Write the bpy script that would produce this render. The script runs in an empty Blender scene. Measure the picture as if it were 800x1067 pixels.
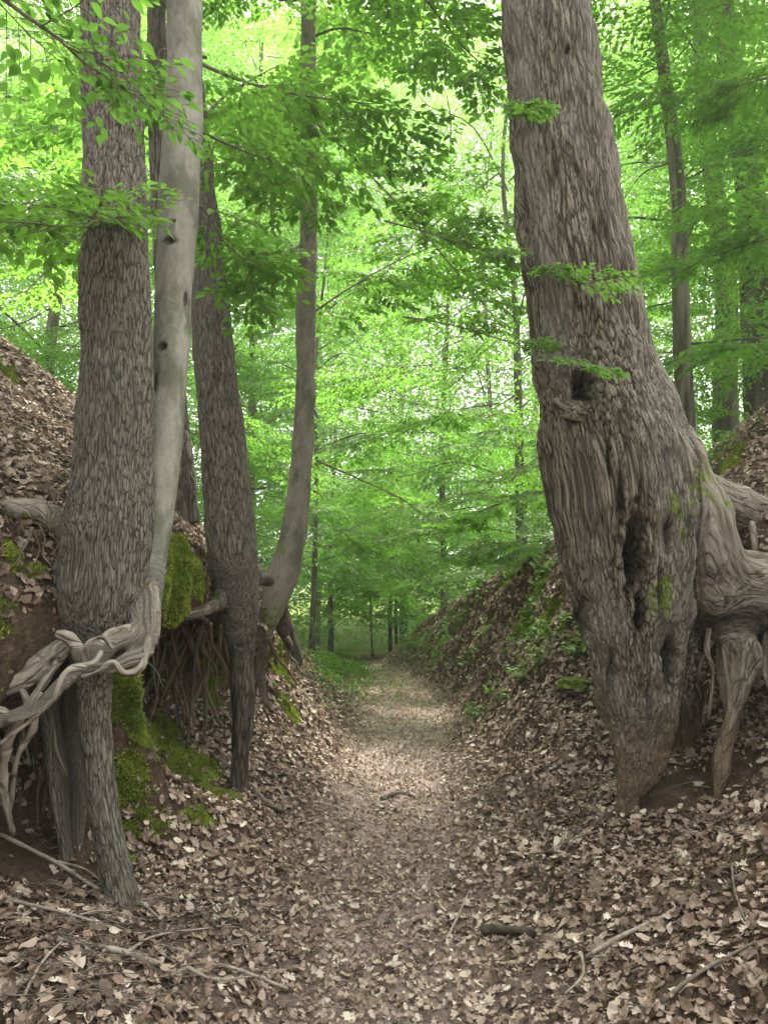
import bpy, math, random
import numpy as np
from mathutils import Vector, Euler
from mathutils.bvhtree import BVHTree

rng = np.random.default_rng(7)
random.seed(7)
scene = bpy.context.scene
COL = scene.collection
R = math.radians

# ------------------------------------------------------------------ camera
FPX, HORIZON, CAMZ = 770.0, 600.0, 1.6
PITCH = math.atan((HORIZON - 533.5) / FPX)
cam = bpy.data.cameras.new('camera')
cam.sensor_fit = 'VERTICAL'
cam.angle = 2 * math.atan(533.5 / FPX)
cam.clip_start = 0.05
cam.clip_end = 600
camo = bpy.data.objects.new('camera', cam)
COL.objects.link(camo)
camo.location = (0, 0, CAMZ)
camo.rotation_euler = (math.pi / 2 + PITCH, 0, 0)
scene.camera = camo

# ------------------------------------------------------------------ world, sun, exposure
SUN_EL, SUN_AZ = R(62), R(28)        # azimuth from +Y towards +X
w = bpy.data.worlds.new('World')
scene.world = w
w.use_nodes = True
nt = w.node_tree
sky = nt.nodes.new('ShaderNodeTexSky')
sky.sky_type = 'NISHITA'
sky.sun_disc = False
sky.sun_elevation = SUN_EL
sky.sun_rotation = SUN_AZ
sky.air_density = 0.9
sky.dust_density = 6.0
sky.ozone_density = 0.5
hs = nt.nodes.new('ShaderNodeHueSaturation')
hs.inputs['Saturation'].default_value = 0.10
hs.inputs['Value'].default_value = 1.25
nt.links.new(sky.outputs[0], hs.inputs['Color'])
bg = nt.nodes['Background']
bg.inputs['Strength'].default_value = 0.125
nt.links.new(hs.outputs[0], bg.inputs['Color'])

sl = bpy.data.lights.new('sun', 'SUN')
sl.energy = 5.0
sl.angle = R(10)
sl.color = (1.0, 0.95, 0.86)
so = bpy.data.objects.new('sun', sl)
COL.objects.link(so)
sd = Vector((math.sin(SUN_AZ) * math.cos(SUN_EL), math.cos(SUN_AZ) * math.cos(SUN_EL), math.sin(SUN_EL)))
so.rotation_euler = sd.to_track_quat('Z', 'Y').to_euler()

vs = scene.view_settings
vs.view_transform = 'Standard'
vs.look = 'None'
vs.gamma = 1
vs.exposure = 2.2
scene.cycles.max_bounces = 10
scene.cycles.diffuse_bounces = 8
scene.cycles.transmission_bounces = 8
scene.cycles.glossy_bounces = 2
scene.cycles.sample_clamp_indirect = 6

# ------------------------------------------------------------------ noise
_perm = rng.permutation(256).astype(np.int64)
_perm = np.concatenate([_perm, _perm, _perm])
_g = rng.normal(size=(256, 3))
_g /= np.linalg.norm(_g, axis=1)[:, None]
_o = rng.random((256, 3))


def _h(i, j, k):
    return _perm[_perm[_perm[i & 255] + (j & 255)] + (k & 255)]


def perlin(p):
    i = np.floor(p).astype(np.int64)
    f = p - i
    u = f * f * f * (f * (f * 6 - 15) + 10)
    out = 0
    for dx in (0, 1):
        wx = u[:, 0] if dx else 1 - u[:, 0]
        for dy in (0, 1):
            wy = u[:, 1] if dy else 1 - u[:, 1]
            for dz in (0, 1):
                wz = u[:, 2] if dz else 1 - u[:, 2]
                g = _g[_h(i[:, 0] + dx, i[:, 1] + dy, i[:, 2] + dz)]
                d = (g * (f - np.array([dx, dy, dz]))).sum(1)
                out = out + wx * wy * wz * d
    return out * 1.6


def fbm(p, octv=3):
    a, s, o = 1.0, 0.0, 0
    for k in range(octv):
        o = o + a * perlin(p * 2 ** k + 17.3 * k)
        s += a
        a *= 0.5
    return o / s


def worley(p):
    i = np.floor(p).astype(np.int64)
    f = p - i
    F1 = np.full(len(p), 9.0)
    F2 = np.full(len(p), 9.0)
    for dx in (-1, 0, 1):
        for dy in (-1, 0, 1):
            for dz in (-1, 0, 1):
                o = _o[_h(i[:, 0] + dx, i[:, 1] + dy, i[:, 2] + dz)]
                d = np.sqrt(((o + np.array([dx, dy, dz]) - f) ** 2).sum(1))
                n1 = np.minimum(F1, d)
                F2 = np.where(d < F1, F1, np.minimum(F2, d))
                F1 = n1
    return F1, F2


def sstep(a, b, x):
    t = np.clip((x - a) / (b - a), 0, 1)
    return t * t * (3 - 2 * t)


# ------------------------------------------------------------------ helpers
_sp, _cp = math.sin(PITCH), math.cos(PITCH)


def P(u, v, Y):
    """photo pixel at a distance Y in front of the viewpoint -> a point of the place"""
    a = (u - 400) / FPX
    b = (533.5 - v) / FPX
    dn = _cp - b * _sp
    return (Y * a / dn, Y, CAMZ + Y * (_sp + b * _cp) / dn)


def mesh(name, V, F, mat, parent=None, attrs=None, smooth=True, mats=None):
    """V (n,3), F (m,k) all faces alike, or list of such arrays"""
    me = bpy.data.meshes.new(name)
    Fs = F if isinstance(F, list) else [F]
    Fs = [np.asarray(f) for f in Fs if len(f)]
    V = np.asarray(V, dtype=np.float32)
    me.vertices.add(len(V))
    me.vertices.foreach_set('co', V.ravel())
    loops = np.concatenate([f.ravel() for f in Fs]).astype(np.int32)
    tot = np.concatenate([np.full(len(f), f.shape[1]) for f in Fs])
    start = np.concatenate([[0], np.cumsum(tot)[:-1]]).astype(np.int32)
    me.loops.add(len(loops))
    me.polygons.add(len(tot))
    me.loops.foreach_set('vertex_index', loops)
    me.polygons.foreach_set('loop_start', start)
    me.polygons.foreach_set('use_smooth', np.full(len(tot), smooth))
    me.update(calc_edges=True)
    for k, a in (attrs or {}).items():
        a = np.asarray(a, dtype=np.float32)
        if a.ndim == 1:
            at = me.attributes.new(k, 'FLOAT', 'POINT')
            at.data.foreach_set('value', a)
        else:
            at = me.attributes.new(k, 'FLOAT_VECTOR', 'POINT')
            at.data.foreach_set('vector', a.ravel())
    for m in ([mat] if mat else (mats or [])):
        me.materials.append(m)
    o = bpy.data.objects.new(name, me)
    COL.objects.link(o)
    if parent is not None:
        o.parent = parent
    return o


def tag(o, label=None, cat=None, group=None, kind=None):
    if label: o['label'] = label
    if cat: o['category'] = cat
    if group: o['group'] = group
    if kind: o['kind'] = kind
    return o


def empty(name, loc, label, cat, group=None):
    o = bpy.data.objects.new(name, None)
    o.empty_display_size = 0.1
    o.location = loc
    COL.objects.link(o)
    return tag(o, label, cat, group)


def spline(pts, n):
    """Catmull-Rom through rows of pts, n samples per span"""
    pts = np.asarray(pts, float)
    K = len(pts)
    ext = np.vstack([2 * pts[0] - pts[1], pts, 2 * pts[-1] - pts[-2]])
    out = []
    for i in range(K - 1):
        p0, p1, p2, p3 = ext[i:i + 4]
        for t in np.arange(n) / n:
            out.append(0.5 * ((2 * p1) + (p2 - p0) * t + (2 * p0 - 5 * p1 + 4 * p2 - p3) * t * t
                              + (3 * p1 - p0 - 3 * p2 + p3) * t ** 3))
    out.append(pts[-1])
    return np.array(out)


def tube(C, rad, n=12, cap=True):
    """swept tube; C (k,3), rad (k). returns V, quads, tris, dirs(axis), s"""
    C = np.asarray(C, float)
    k = len(C)
    T = np.gradient(C, axis=0)
    T /= np.linalg.norm(T, axis=1)[:, None] + 1e-9
    ref = np.array([1.0, 0, 0]) if abs(T[0, 0]) < 0.8 else np.array([0, 1.0, 0])
    nrm = np.zeros_like(C)
    a = ref - T[0] * ref.dot(T[0])
    a /= np.linalg.norm(a)
    for i in range(k):
        a = a - T[i] * a.dot(T[i])
        a /= np.linalg.norm(a)
        nrm[i] = a
    B = np.cross(T, nrm)
    th = np.arange(n) / n * 2 * math.pi
    V = C[:, None, :] + rad[:, None, None] * (np.cos(th)[None, :, None] * nrm[:, None, :] + np.sin(th)[None, :, None] * B[:, None, :])
    V = V.reshape(-1, 3)
    i = np.arange(k - 1)[:, None] * n
    j = np.arange(n)[None, :]
    j2 = (j + 1) % n
    Q = np.stack([i + j, i + j2, i + n + j2, i + n + j], -1).reshape(-1, 4)
    if cap:
        V = np.vstack([V, C[0], C[-1]])
        jj = np.arange(n)
        t1 = np.stack([np.full(n, k * n), (jj + 1) % n, jj], -1)
        t2 = np.stack([np.full(n, k * n + 1), (k - 1) * n + jj, (k - 1) * n + (jj + 1) % n], -1)
        Tr = np.vstack([t1, t2])
    else:
        Tr = np.zeros((0, 3), int)
    return V, Q, Tr


def vnormals(V, Q):
    n = np.cross(V[Q[:, 2]] - V[Q[:, 0]], V[Q[:, 3 if Q.shape[1] > 3 else 1]] - V[Q[:, 1 if Q.shape[1] > 3 else 0]])
    if Q.shape[1] == 3:
        n = -n
    N = np.zeros_like(V)
    for c in range(Q.shape[1]):
        for a in range(3):
            N[:, a] += np.bincount(Q[:, c], weights=n[:, a], minlength=len(V))
    return N / (np.linalg.norm(N, axis=1)[:, None] + 1e-12)


# ------------------------------------------------------------------ materials
def newmat(name, rough=0.9, spec=0.2):
    m = bpy.data.materials.new(name)
    m.use_nodes = True
    n = m.node_tree
    b = n.nodes['Principled BSDF']
    b.inputs['Roughness'].default_value = rough
    b.inputs['Specular IOR Level'].default_value = spec
    return m, n, b


def N_(n, t, **kw):
    x = n.nodes.new(t)
    for k, v in kw.items():
        if k in x.inputs:
            x.inputs[k].default_value = v
        else:
            setattr(x, k, v)
    return x


def attr(n, name, out='Fac'):
    a = n.nodes.new('ShaderNodeAttribute')
    a.attribute_name = name
    return a.outputs[out]


def ramp(n, fac, stops, interp='LINEAR'):
    r = n.nodes.new('ShaderNodeValToRGB')
    r.color_ramp.interpolation = interp
    e = r.color_ramp.elements
    while len(e) > 1:
        e.remove(e[-1])
    e[0].position, e[0].color = stops[0][0], (*stops[0][1], 1)
    for p, c in stops[1:]:
        x = e.new(p)
        x.color = (*c, 1)
    n.links.new(fac, r.inputs[0])
    return r.outputs[0]


def mixc(n, fac, a, b, mode='MIX'):
    m = n.nodes.new('ShaderNodeMix')
    m.data_type = 'RGBA'
    m.blend_type = mode
    for s, v in ((m.inputs[0], fac), (m.inputs[6], a), (m.inputs[7], b)):
        if isinstance(v, (int, float)):
            s.default_value = v
        elif isinstance(v, tuple):
            s.default_value = (*v, 1)
        else:
            n.links.new(v, s)
    return m.outputs[2]


def math_(n, op, a, b=None, clamp=False):
    m = n.nodes.new('ShaderNodeMath')
    m.operation = op
    m.use_clamp = clamp
    for s, v in ((m.inputs[0], a), (m.inputs[1], b)):
        if v is None:
            continue
        if isinstance(v, (int, float)):
            s.default_value = v
        else:
            n.links.new(v, s)
    return m.outputs[0]


def noise(n, vec, scale, detail=3, rough=0.6):
    x = n.nodes.new('ShaderNodeTexNoise')
    x.inputs['Scale'].default_value = scale
    x.inputs['Detail'].default_value = detail
    x.inputs['Roughness'].default_value = rough
    if vec is not None:
        n.links.new(vec, x.inputs['Vector'])
    return x.outputs[0]


def bump(n, h, b, strength=0.6, dist=0.01):
    x = n.nodes.new('ShaderNodeBump')
    x.inputs['Strength'].default_value = strength
    x.inputs['Distance'].default_value = dist
    n.links.new(h, x.inputs['Height'])
    n.links.new(x.outputs[0], b.inputs['Normal'])


MOSS = [(0.25, (0.05, 0.07, 0.012)), (0.55, (0.14, 0.20, 0.025)), (0.8, (0.27, 0.35, 0.05))]


def bark_mat(name, furrow, mid, ridge, blotch=None, blotch_scale=3.0, fine=1.0, cell=0, cellw=0.5, bf=.42):
    m, n, b = newmat(name, 0.92, 0.15)
    q = attr(n, 'q', 'Vector')
    h = attr(n, 'h')
    f1 = noise(n, q, 60 * fine, 5, 0.7)
    hh = math_(n, 'ADD', h, math_(n, 'MULTIPLY', math_(n, 'SUBTRACT', f1, 0.5), 0.9))
    vd = None
    if cell:
        wn = n.nodes.new('ShaderNodeTexNoise')
        wn.inputs['Scale'].default_value = 14
        n.links.new(q, wn.inputs['Vector'])
        vm = n.nodes.new('ShaderNodeVectorMath'); vm.operation = 'MULTIPLY_ADD'
        n.links.new(wn.outputs['Color'], vm.inputs[0]); vm.inputs[1].default_value = (.05, .05, .05)
        n.links.new(q, vm.inputs[2])
        vo = n.nodes.new('ShaderNodeTexVoronoi'); vo.feature = 'DISTANCE_TO_EDGE'
        vo.inputs['Scale'].default_value = cell
        n.links.new(vm.outputs[0], vo.inputs['Vector'])
        vd = ramp(n, vo.outputs['Distance'], [(0.0, (0, 0, 0)), (0.13, (1, 1, 1))])
        f3 = noise(n, q, 140, 3, 0.75)
        hh = math_(n, 'ADD', math_(n, 'MULTIPLY', hh, 1 - cellw), math_(n, 'MULTIPLY', math_(n, 'ADD', vd, math_(n, 'MULTIPLY', math_(n, 'SUBTRACT', f3, 0.6), 1.6)), cellw))
    c = ramp(n, hh, [(0.08, furrow), (0.45, mid), (0.95, ridge)])
    big = noise(n, q, blotch_scale, 3, 0.6)
    if blotch:
        c = mixc(n, ramp(n, big, [(0.48, (0, 0, 0)), (0.62, (bf,) * 3)]), c, blotch)
    tc = n.nodes.new('ShaderNodeTexCoord')
    ns = noise(n, tc.outputs['Object'], 38, 4, 0.7)
    mossc = ramp(n, ns, MOSS)
    mk = math_(n, 'MULTIPLY', attr(n, 'moss'), math_(n, 'ADD', noise(n, tc.outputs['Object'], 16, 4, 0.75), 0.15))
    c = mixc(n, ramp(n, mk, [(0.30, (0, 0, 0)), (0.48, (0.85,) * 3)]), c, mossc)
    dirt = ramp(n, ns, [(0.3, (0.10, 0.068, 0.04)), (0.7, (0.23, 0.165, 0.10))])
    dk = math_(n, 'MULTIPLY', attr(n, 'dirt'), math_(n, 'ADD', noise(n, q, 10, 4, 0.7), 0.3))
    c = mixc(n, ramp(n, dk, [(0.35, (0, 0, 0)), (0.75, (0.85,) * 3)]), c, dirt)
    n.links.new(c, b.inputs['Base Color'])
    bh = math_(n, 'ADD', f1, noise(n, q, 190 * fine, 3, 0.6))
    if vd is not None:
        bh = math_(n, 'ADD', bh, math_(n, 'MULTIPLY', vd, 1.6))
    bump(n, bh, b, 0.8, 0.007)
    return m


M_OAK = bark_mat('bark_furrowed', (0.032, 0.025, 0.017), (0.118, 0.10, 0.072), (0.315, 0.285, 0.22), (0.26, 0.24, 0.20), 2.2, 1.0, 62, .38)
M_OAK2 = bark_mat('bark_grey_ridged', (0.045, 0.037, 0.028), (0.12, 0.103, 0.08), (0.245, 0.22, 0.178), (0.12, 0.12, 0.095), 1.6, 1.0, 75, .45)
M_BEECH = bark_mat('bark_smooth_grey', (0.045, 0.04, 0.032), (0.235, 0.225, 0.18), (0.37, 0.36, 0.30), (0.115, 0.12, 0.075), 7.0, 0.7, bf=.8)
M_BROWN = bark_mat('bark_brown', (0.055, 0.048, 0.034), (0.165, 0.15, 0.11), (0.29, 0.27, 0.21), (0.085, 0.095, 0.05), 6.0, bf=.75)
M_ROOT = bark_mat('bark_pale_root', (0.05, 0.038, 0.027), (0.19, 0.158, 0.12), (0.37, 0.33, 0.27), (0.20, 0.17, 0.125), 7.0, 0.8, 22, .14)
M_PALE = bark_mat('bark_pale_worn_root', (0.07, 0.055, 0.04), (0.27, 0.235, 0.185), (0.50, 0.46, 0.39), (0.22, 0.19, 0.14), 9.0, 0.7, 18, .25)
M_SOILROOT = bark_mat('soil_stained_root', (0.05, 0.033, 0.02), (0.13, 0.09, 0.055), (0.22, 0.16, 0.105))
M_DARK = bark_mat('bark_dark', (0.03, 0.025, 0.02), (0.085, 0.07, 0.055), (0.17, 0.145, 0.115))


def leaf_mat(name, stops, trans=0.5, tcol=(0.16, 0.34, 0.035), rough=0.45):
    m = bpy.data.materials.new(name)
    m.use_nodes = True
    n = m.node_tree
    n.nodes.remove(n.nodes['Principled BSDF'])
    out = n.nodes['Material Output']
    r = attr(n, 'rnd')
    c = ramp(n, r, stops)
    d = n.nodes.new('ShaderNodeBsdfDiffuse')
    t = n.nodes.new('ShaderNodeBsdfTranslucent')
    g = n.nodes.new('ShaderNodeBsdfGlossy')
    g.inputs['Roughness'].default_value = rough
    g.inputs['Color'].default_value = (0.9, 0.95, 0.9, 1)
    n.links.new(c, d.inputs[0])
    tc = mixc(n, r, tuple(x * 0.7 for x in tcol), tuple(min(1, x * 1.35) for x in tcol))
    n.links.new(tc, t.inputs[0])
    m1 = n.nodes.new('ShaderNodeMixShader')
    m1.inputs[0].default_value = trans
    n.links.new(d.outputs[0], m1.inputs[1])
    n.links.new(t.outputs[0], m1.inputs[2])
    m2 = n.nodes.new('ShaderNodeMixShader')
    m2.inputs[0].default_value = 0.03
    n.links.new(m1.outputs[0], m2.inputs[1])
    n.links.new(g.outputs[0], m2.inputs[2])
    n.links.new(m2.outputs[0], out.inputs[0])
    return m


GREEN = [(0.0, (0.055, 0.11, 0.02)), (0.5, (0.10, 0.20, 0.03)), (1.0, (0.17, 0.29, 0.05))]
M_LEAF = leaf_mat('beech_leaves', GREEN, 0.48, (0.215, 0.47, 0.05))
M_LEAF_FAR = leaf_mat('far_leaves', [(0, (0.07, 0.13, 0.025)), (1, (0.17, 0.28, 0.055))], 0.46, (0.20, 0.42, 0.055))
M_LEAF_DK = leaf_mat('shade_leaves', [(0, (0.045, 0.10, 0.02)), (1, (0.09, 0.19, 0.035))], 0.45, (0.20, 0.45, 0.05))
M_HERB = leaf_mat('herb_leaves', [(0, (0.06, 0.14, 0.02)), (1, (0.17, 0.30, 0.04))], 0.35, (0.22, 0.42, 0.05))
M_MOSS = leaf_mat('moss', [(0, (0.09, 0.11, 0.015)), (0.5, (0.25, 0.31, 0.035)), (1, (0.46, 0.53, 0.08))], 0.25, (0.22, 0.34, 0.03), 0.8)
M_LITTER = leaf_mat('dead_leaves', [(0.0, (0.04, 0.026, 0.019)), (0.25, (0.13, 0.083, 0.058)), (0.5, (0.275, 0.195, 0.145)),
                                    (0.75, (0.42, 0.325, 0.255)), (0.93, (0.55, 0.46, 0.375)), (1.0, (0.64, 0.57, 0.45))],
                    0.15, (0.30, 0.19, 0.10), 0.42)
M_TWIG, n, b = newmat('twig', 0.85)
tcn = n.nodes.new('ShaderNodeTexCoord')
n.links.new(ramp(n, noise(n, tcn.outputs['Object'], 30, 3), [(0.3, (0.07, 0.055, 0.04)), (0.7, (0.22, 0.19, 0.15))]), b.inputs['Base Color'])
M_STICK, n, b = newmat('weathered_stick', 0.85)
tcn = n.nodes.new('ShaderNodeTexCoord')
n.links.new(ramp(n, noise(n, tcn.outputs['Object'], 25, 4), [(0.3, (0.15, 0.12, 0.09)), (0.7, (0.40, 0.35, 0.28))]), b.inputs['Base Color'])


def ground_mat():
    m, n, b = newmat('forest_soil', 0.95, 0.1)
    tc = n.nodes.new('ShaderNodeTexCoord')
    p = tc.outputs['Object']
    f = noise(n, p, 9, 6, 0.7)
    f2 = noise(n, p, 70, 4, 0.7)
    soil = ramp(n, math_(n, 'ADD', math_(n, 'MULTIPLY', f, 0.5), math_(n, 'MULTIPLY', f2, 0.5)),
                [(0.35, (0.045, 0.031, 0.021)), (0.52, (0.12, 0.083, 0.055)), (0.68, (0.22, 0.16, 0.11))])
    f4 = noise(n, p, 26, 6, 0.75)
    bare = mixc(n, ramp(n, f, [(0.4, (0, 0, 0)), (0.6, (1, 1, 1))]), ramp(n, f4, [(0.3, (0.04, 0.027, 0.018)), (0.5, (0.12, 0.082, 0.052)), (0.72, (0.27, 0.2, 0.135))]),
                ramp(n, f2, [(0.3, (0.06, 0.042, 0.027)), (0.7, (0.19, 0.14, 0.09))]))
    soil = mixc(n, attr(n, 'bare'), soil, bare)
    trod = ramp(n, f2, [(0.25, (0.40, 0.285, 0.25)), (0.5, (0.63, 0.475, 0.43)), (0.75, (0.74, 0.60, 0.55))])
    soil = mixc(n, attr(n, 'trod'), soil, trod)
    mk = math_(n, 'MULTIPLY', attr(n, 'moss'), math_(n, 'ADD', f, 0.25))
    c = mixc(n, ramp(n, mk, [(0.3, (0, 0, 0)), (0.5, (0.9,) * 3)]), soil, ramp(n, f2, MOSS))
    n.links.new(c, b.inputs['Base Color'])
    bump(n, math_(n, 'ADD', f2, math_(n, 'ADD', f, f4)), b, 1.0, 0.03)
    return m


M_SOIL = ground_mat()

# ------------------------------------------------------------------ ground: a lofted gully
# every section: 22 (x, z) stations from the far left hill over the left bank, the path and the right bank
SEC = {
    -9: [(-70, 7), (-13, 5.5), (-6, 4.2), (-3.6, 3.2), (-2.6, 2.3), (-2.1, 1.9), (-1.95, 1.3), (-1.85, .8), (-1.6, .4), (-1.0, .12),
         (-.35, 0), (.05, -.02), (.5, 0), (1.0, .15), (1.6, .5), (2.2, .95), (2.7, 1.5), (3.3, 1.9), (4.5, 2.4), (7, 2.9), (13, 3.2), (70, 6)],
    1.5: [(-70, 7), (-13, 5.5), (-6, 4.2), (-3.6, 3.1), (-2.6, 2.25), (-2.1, 1.85), (-1.95, 1.2), (-1.9, .75), (-1.65, .4), (-1.0, .2),
          (-.35, .01), (.07, -.02), (.45, .02), (.95, .22), (1.6, .45), (2.2, .9), (2.7, 1.4), (3.3, 1.9), (4.5, 2.4), (7, 2.9), (13, 3.2), (70, 6)],
    3.0: [(-70, 7), (-13, 5.6), (-6, 4.4), (-3.6, 3.1), (-2.3, 2.15), (-1.95, 1.9), (-1.75, 1.15), (-2.45, .8), (-1.95, .38), (-1.12, .22),
          (-.4, .01), (.07, 0), (.43, .02), (.95, .19), (1.55, .44), (2.1, .75), (2.5, 1.3), (3.0, 1.9), (4.3, 2.5), (7, 3.0), (13, 3.3), (70, 6)],
    3.5: [(-70, 7), (-13, 5.7), (-6, 4.5), (-3.5, 3.1), (-2.0, 2.08), (-1.68, 1.85), (-1.5, 1.12), (-2.35, .8), (-1.75, .40), (-1.12, .24),
          (-.45, .02), (.07, 0), (.40, .02), (.92, .16), (1.5, .4), (2.1, .75), (2.4, 1.3), (2.8, 1.95), (4.1, 2.6), (7, 3.1), (13, 3.4), (70, 6)],
    4.0: [(-70, 7), (-13, 5.8), (-6, 4.6), (-3.4, 3.15), (-1.85, 2.1), (-1.48, 1.85), (-1.38, 1.3), (-1.32, .92), (-1.12, .5), (-.85, .24),
          (-.42, .03), (.07, 0), (.38, .02), (.92, .12), (1.6, .26), (2.3, .66), (2.85, 1.3), (3.1, 2.0), (4.0, 2.7), (7, 3.2), (13, 3.5), (70, 6)],
    4.7: [(-70, 7), (-13, 5.9), (-6, 4.7), (-3.2, 3.2), (-1.75, 2.15), (-1.38, 1.85), (-1.2, 1.38), (-2.0, .98), (-1.25, .42), (-.82, .2),
          (-.45, .04), (.08, 0), (.42, .02), (1.0, .12), (1.7, .34), (2.7, .8), (2.9, 1.55), (3.1, 2.05), (4.0, 2.85), (7, 3.4), (13, 3.6), (70, 6)],
    5.0: [(-70, 7), (-13, 6), (-6, 4.8), (-3.2, 3.25), (-1.75, 2.15), (-1.3, 1.8), (-1.15, 1.32), (-1.9, .98), (-1.15, .42), (-.8, .2),
          (-.42, .04), (.1, 0), (.45, .02), (1.1, .1), (1.7, .36), (2.9, .95), (2.25, 1.68), (2.7, 2.12), (4.0, 2.9), (7, 3.5), (13, 3.7), (70, 6)],
    5.4: [(-70, 7), (-13, 6), (-6, 4.8), (-3.2, 3.3), (-1.8, 2.2), (-1.25, 1.7), (-1.08, 1.2), (-1.6, .88), (-1.02, .42), (-.75, .2),
          (-.4, .04), (.12, 0), (.48, .03), (.98, .2), (1.5, .5), (2.7, 1.1), (2.1, 1.72), (2.7, 2.2), (3.9, 2.95), (7, 3.6), (13, 3.8), (70, 6)],
    6.4: [(-70, 7), (-13, 6), (-6, 4.8), (-3.1, 3.45), (-1.8, 2.15), (-1.15, 1.5), (-1.0, 1.1), (-.92, .78), (-.76, .46), (-.56, .22),
          (-.3, .04), (.17, 0), (.55, .04), (.92, .3), (1.28, .75), (1.65, 1.25), (1.95, 1.8), (2.6, 2.25), (3.6, 3.2), (7, 3.9), (13, 4.0), (70, 6)],
    8.0: [(-70, 6), (-13, 5), (-6, 4.0), (-3.4, 2.9), (-2.1, 1.85), (-1.45, 1.25), (-1.2, .95), (-1.0, .62), (-.74, .38), (-.5, .18),
          (-.22, .02), (.25, 0), (.75, .04), (1.0, .3), (1.25, .75), (1.5, 1.3), (1.75, 1.8), (2.5, 2.2), (3.8, 3.0), (7, 3.9), (13, 4.2), (70, 6)],
    10: [(-70, 5), (-13, 3.6), (-6, 2.7), (-3.6, 1.9), (-2.4, 1.3), (-1.8, 1.0), (-1.5, .75), (-1.2, .5), (-.95, .28), (-.65, .12),
         (-.35, .02), (.2, 0), (.65, .04), (.85, .3), (1.0, .7), (1.2, 1.15), (1.45, 1.55), (2.2, 1.85), (3.6, 2.5), (7, 3.2), (13, 3.8), (70, 5)],
    12.5: [(-70, 3), (-13, 2.2), (-6, 1.6), (-3.6, 1.2), (-2.6, .95), (-2.1, .75), (-1.7, .55), (-1.4, .38), (-1.1, .2), (-.85, .08),
           (-.6, -.02), (-.05, -.05), (.4, 0), (.6, .22), (.78, .5), (.95, .8), (1.15, 1.1), (1.9, 1.35), (3.4, 1.9), (7, 2.4), (13, 2.8), (70, 4)],
    16: [(-70, 1), (-13, .8), (-6, .6), (-3.6, .5), (-2.8, .4), (-2.3, .3), (-2.0, .15), (-1.7, .0), (-1.4, -.15), (-1.15, -.25),
         (-.9, -.32), (-.45, -.33), (-.05, -.28), (.2, -.05), (.4, .15), (.6, .35), (.85, .5), (1.8, .7), (3.4, 1.0), (7, 1.3), (13, 1.6), (70, 3)],
    24: [(-70, -1), (-13, -.8), (-6, -.7), (-3.6, -.7), (-2.8, -.75), (-2.3, -.8), (-1.9, -.85), (-1.6, -.9), (-1.3, -.95), (-1.0, -1.0),
         (-.7, -1.0), (-.3, -1.0), (.1, -.98), (.4, -.9), (.6, -.8), (.9, -.7), (1.2, -.6), (2, -.5), (3.4, -.4), (7, -.2), (13, 0), (70, 1)],
    45: [(-70, -1), (-13, -2), (-6, -2), (-3.6, -2), (-2.8, -2), (-2.3, -2), (-1.9, -2), (-1.6, -2), (-1.3, -2), (-1.0, -2),
         (-.7, -2), (-.3, -2), (.1, -2), (.4, -2), (.6, -2), (.9, -2), (1.2, -2), (2, -2), (3.4, -2), (7, -2), (13, -1.8), (70, -1)],
    240: [(-240, 2)] + [(-60 + 6 * k, 0) for k in range(20)] + [(240, 2)],
}
Yk = np.array(sorted(SEC))
CT = np.array([SEC[k] for k in sorted(SEC)], float)            # (nsec, 22, 2)
rows = np.concatenate([np.linspace(-9, 1.5, 30)[:-1], np.linspace(1.5, 9, 330)[:-1], np.linspace(9, 16, 120)[:-1],
                       np.linspace(16, 30, 70)[:-1], np.linspace(30, 240, 40)])
sub = [6, 8, 16, 22, 22, 26, 26, 26, 24, 22, 22, 22, 22, 26, 26, 26, 22, 22, 22, 14, 6]


def hermite(xk, yk, x):
    d = np.diff(yk, axis=0) / np.diff(xk)[:, None, None]
    m = np.zeros_like(yk)
    m[0], m[-1] = d[0], d[-1]
    m[1:-1] = np.where(d[:-1] * d[1:] > 0, 2 * d[:-1] * d[1:] / (d[:-1] + d[1:] + 1e-12), 0)
    i = np.clip(np.searchsorted(xk, x, side='right') - 1, 0, len(xk) - 2)
    h = (xk[i + 1] - xk[i])[:, None, None]
    t = ((x - xk[i]) / (xk[i + 1] - xk[i]))[:, None, None]
    return ((2 * t ** 3 - 3 * t * t + 1) * yk[i] + (t ** 3 - 2 * t * t + t) * h * m[i]
            + (-2 * t ** 3 + 3 * t * t) * yk[i + 1] + (t ** 3 - t * t) * h * m[i + 1])


C2 = hermite(Yk.astype(float), CT, rows)                        # (nr, 22, 2)
cols, colpos = [], []
for i in range(21):
    p1, p2 = C2[:, i], C2[:, i + 1]
    p0 = C2[:, i - 1] if i else 2 * p1 - p2
    p3 = C2[:, i + 2] if i < 20 else 2 * p2 - p1
    l0 = np.linalg.norm(p1 - p0, axis=1)[:, None] + 1e-6
    l1 = np.linalg.norm(p2 - p1, axis=1)[:, None] + 1e-6
    l2 = np.linalg.norm(p3 - p2, axis=1)[:, None] + 1e-6
    m1 = 0.5 * ((p1 - p0) / l0 + (p2 - p1) / l1) * np.minimum(l0 * 2, l1)
    m2 = 0.5 * ((p2 - p1) / l1 + (p3 - p2) / l2) * np.minimum(l2 * 2, l1)
    for k in range(sub[i]):
        t = k / sub[i]
        cols.append((2 * t ** 3 - 3 * t * t + 1) * p1 + (t ** 3 - 2 * t * t + t) * m1 + (-2 * t ** 3 + 3 * t * t) * p2 + (t ** 3 - t * t) * m2)
        colpos.append(i + t)
cols.append(C2[:, 21])
colpos.append(21.0)
G = np.stack(cols, 1)
nr, nc = G.shape[:2]
GV = np.zeros((nr, nc, 3))
GV[..., 0] = G[..., 0]
GV[..., 1] = rows[:, None]
GV[..., 2] = G[..., 1]
colpos = np.array(colpos)
GV = GV.reshape(-1, 3)
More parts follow.
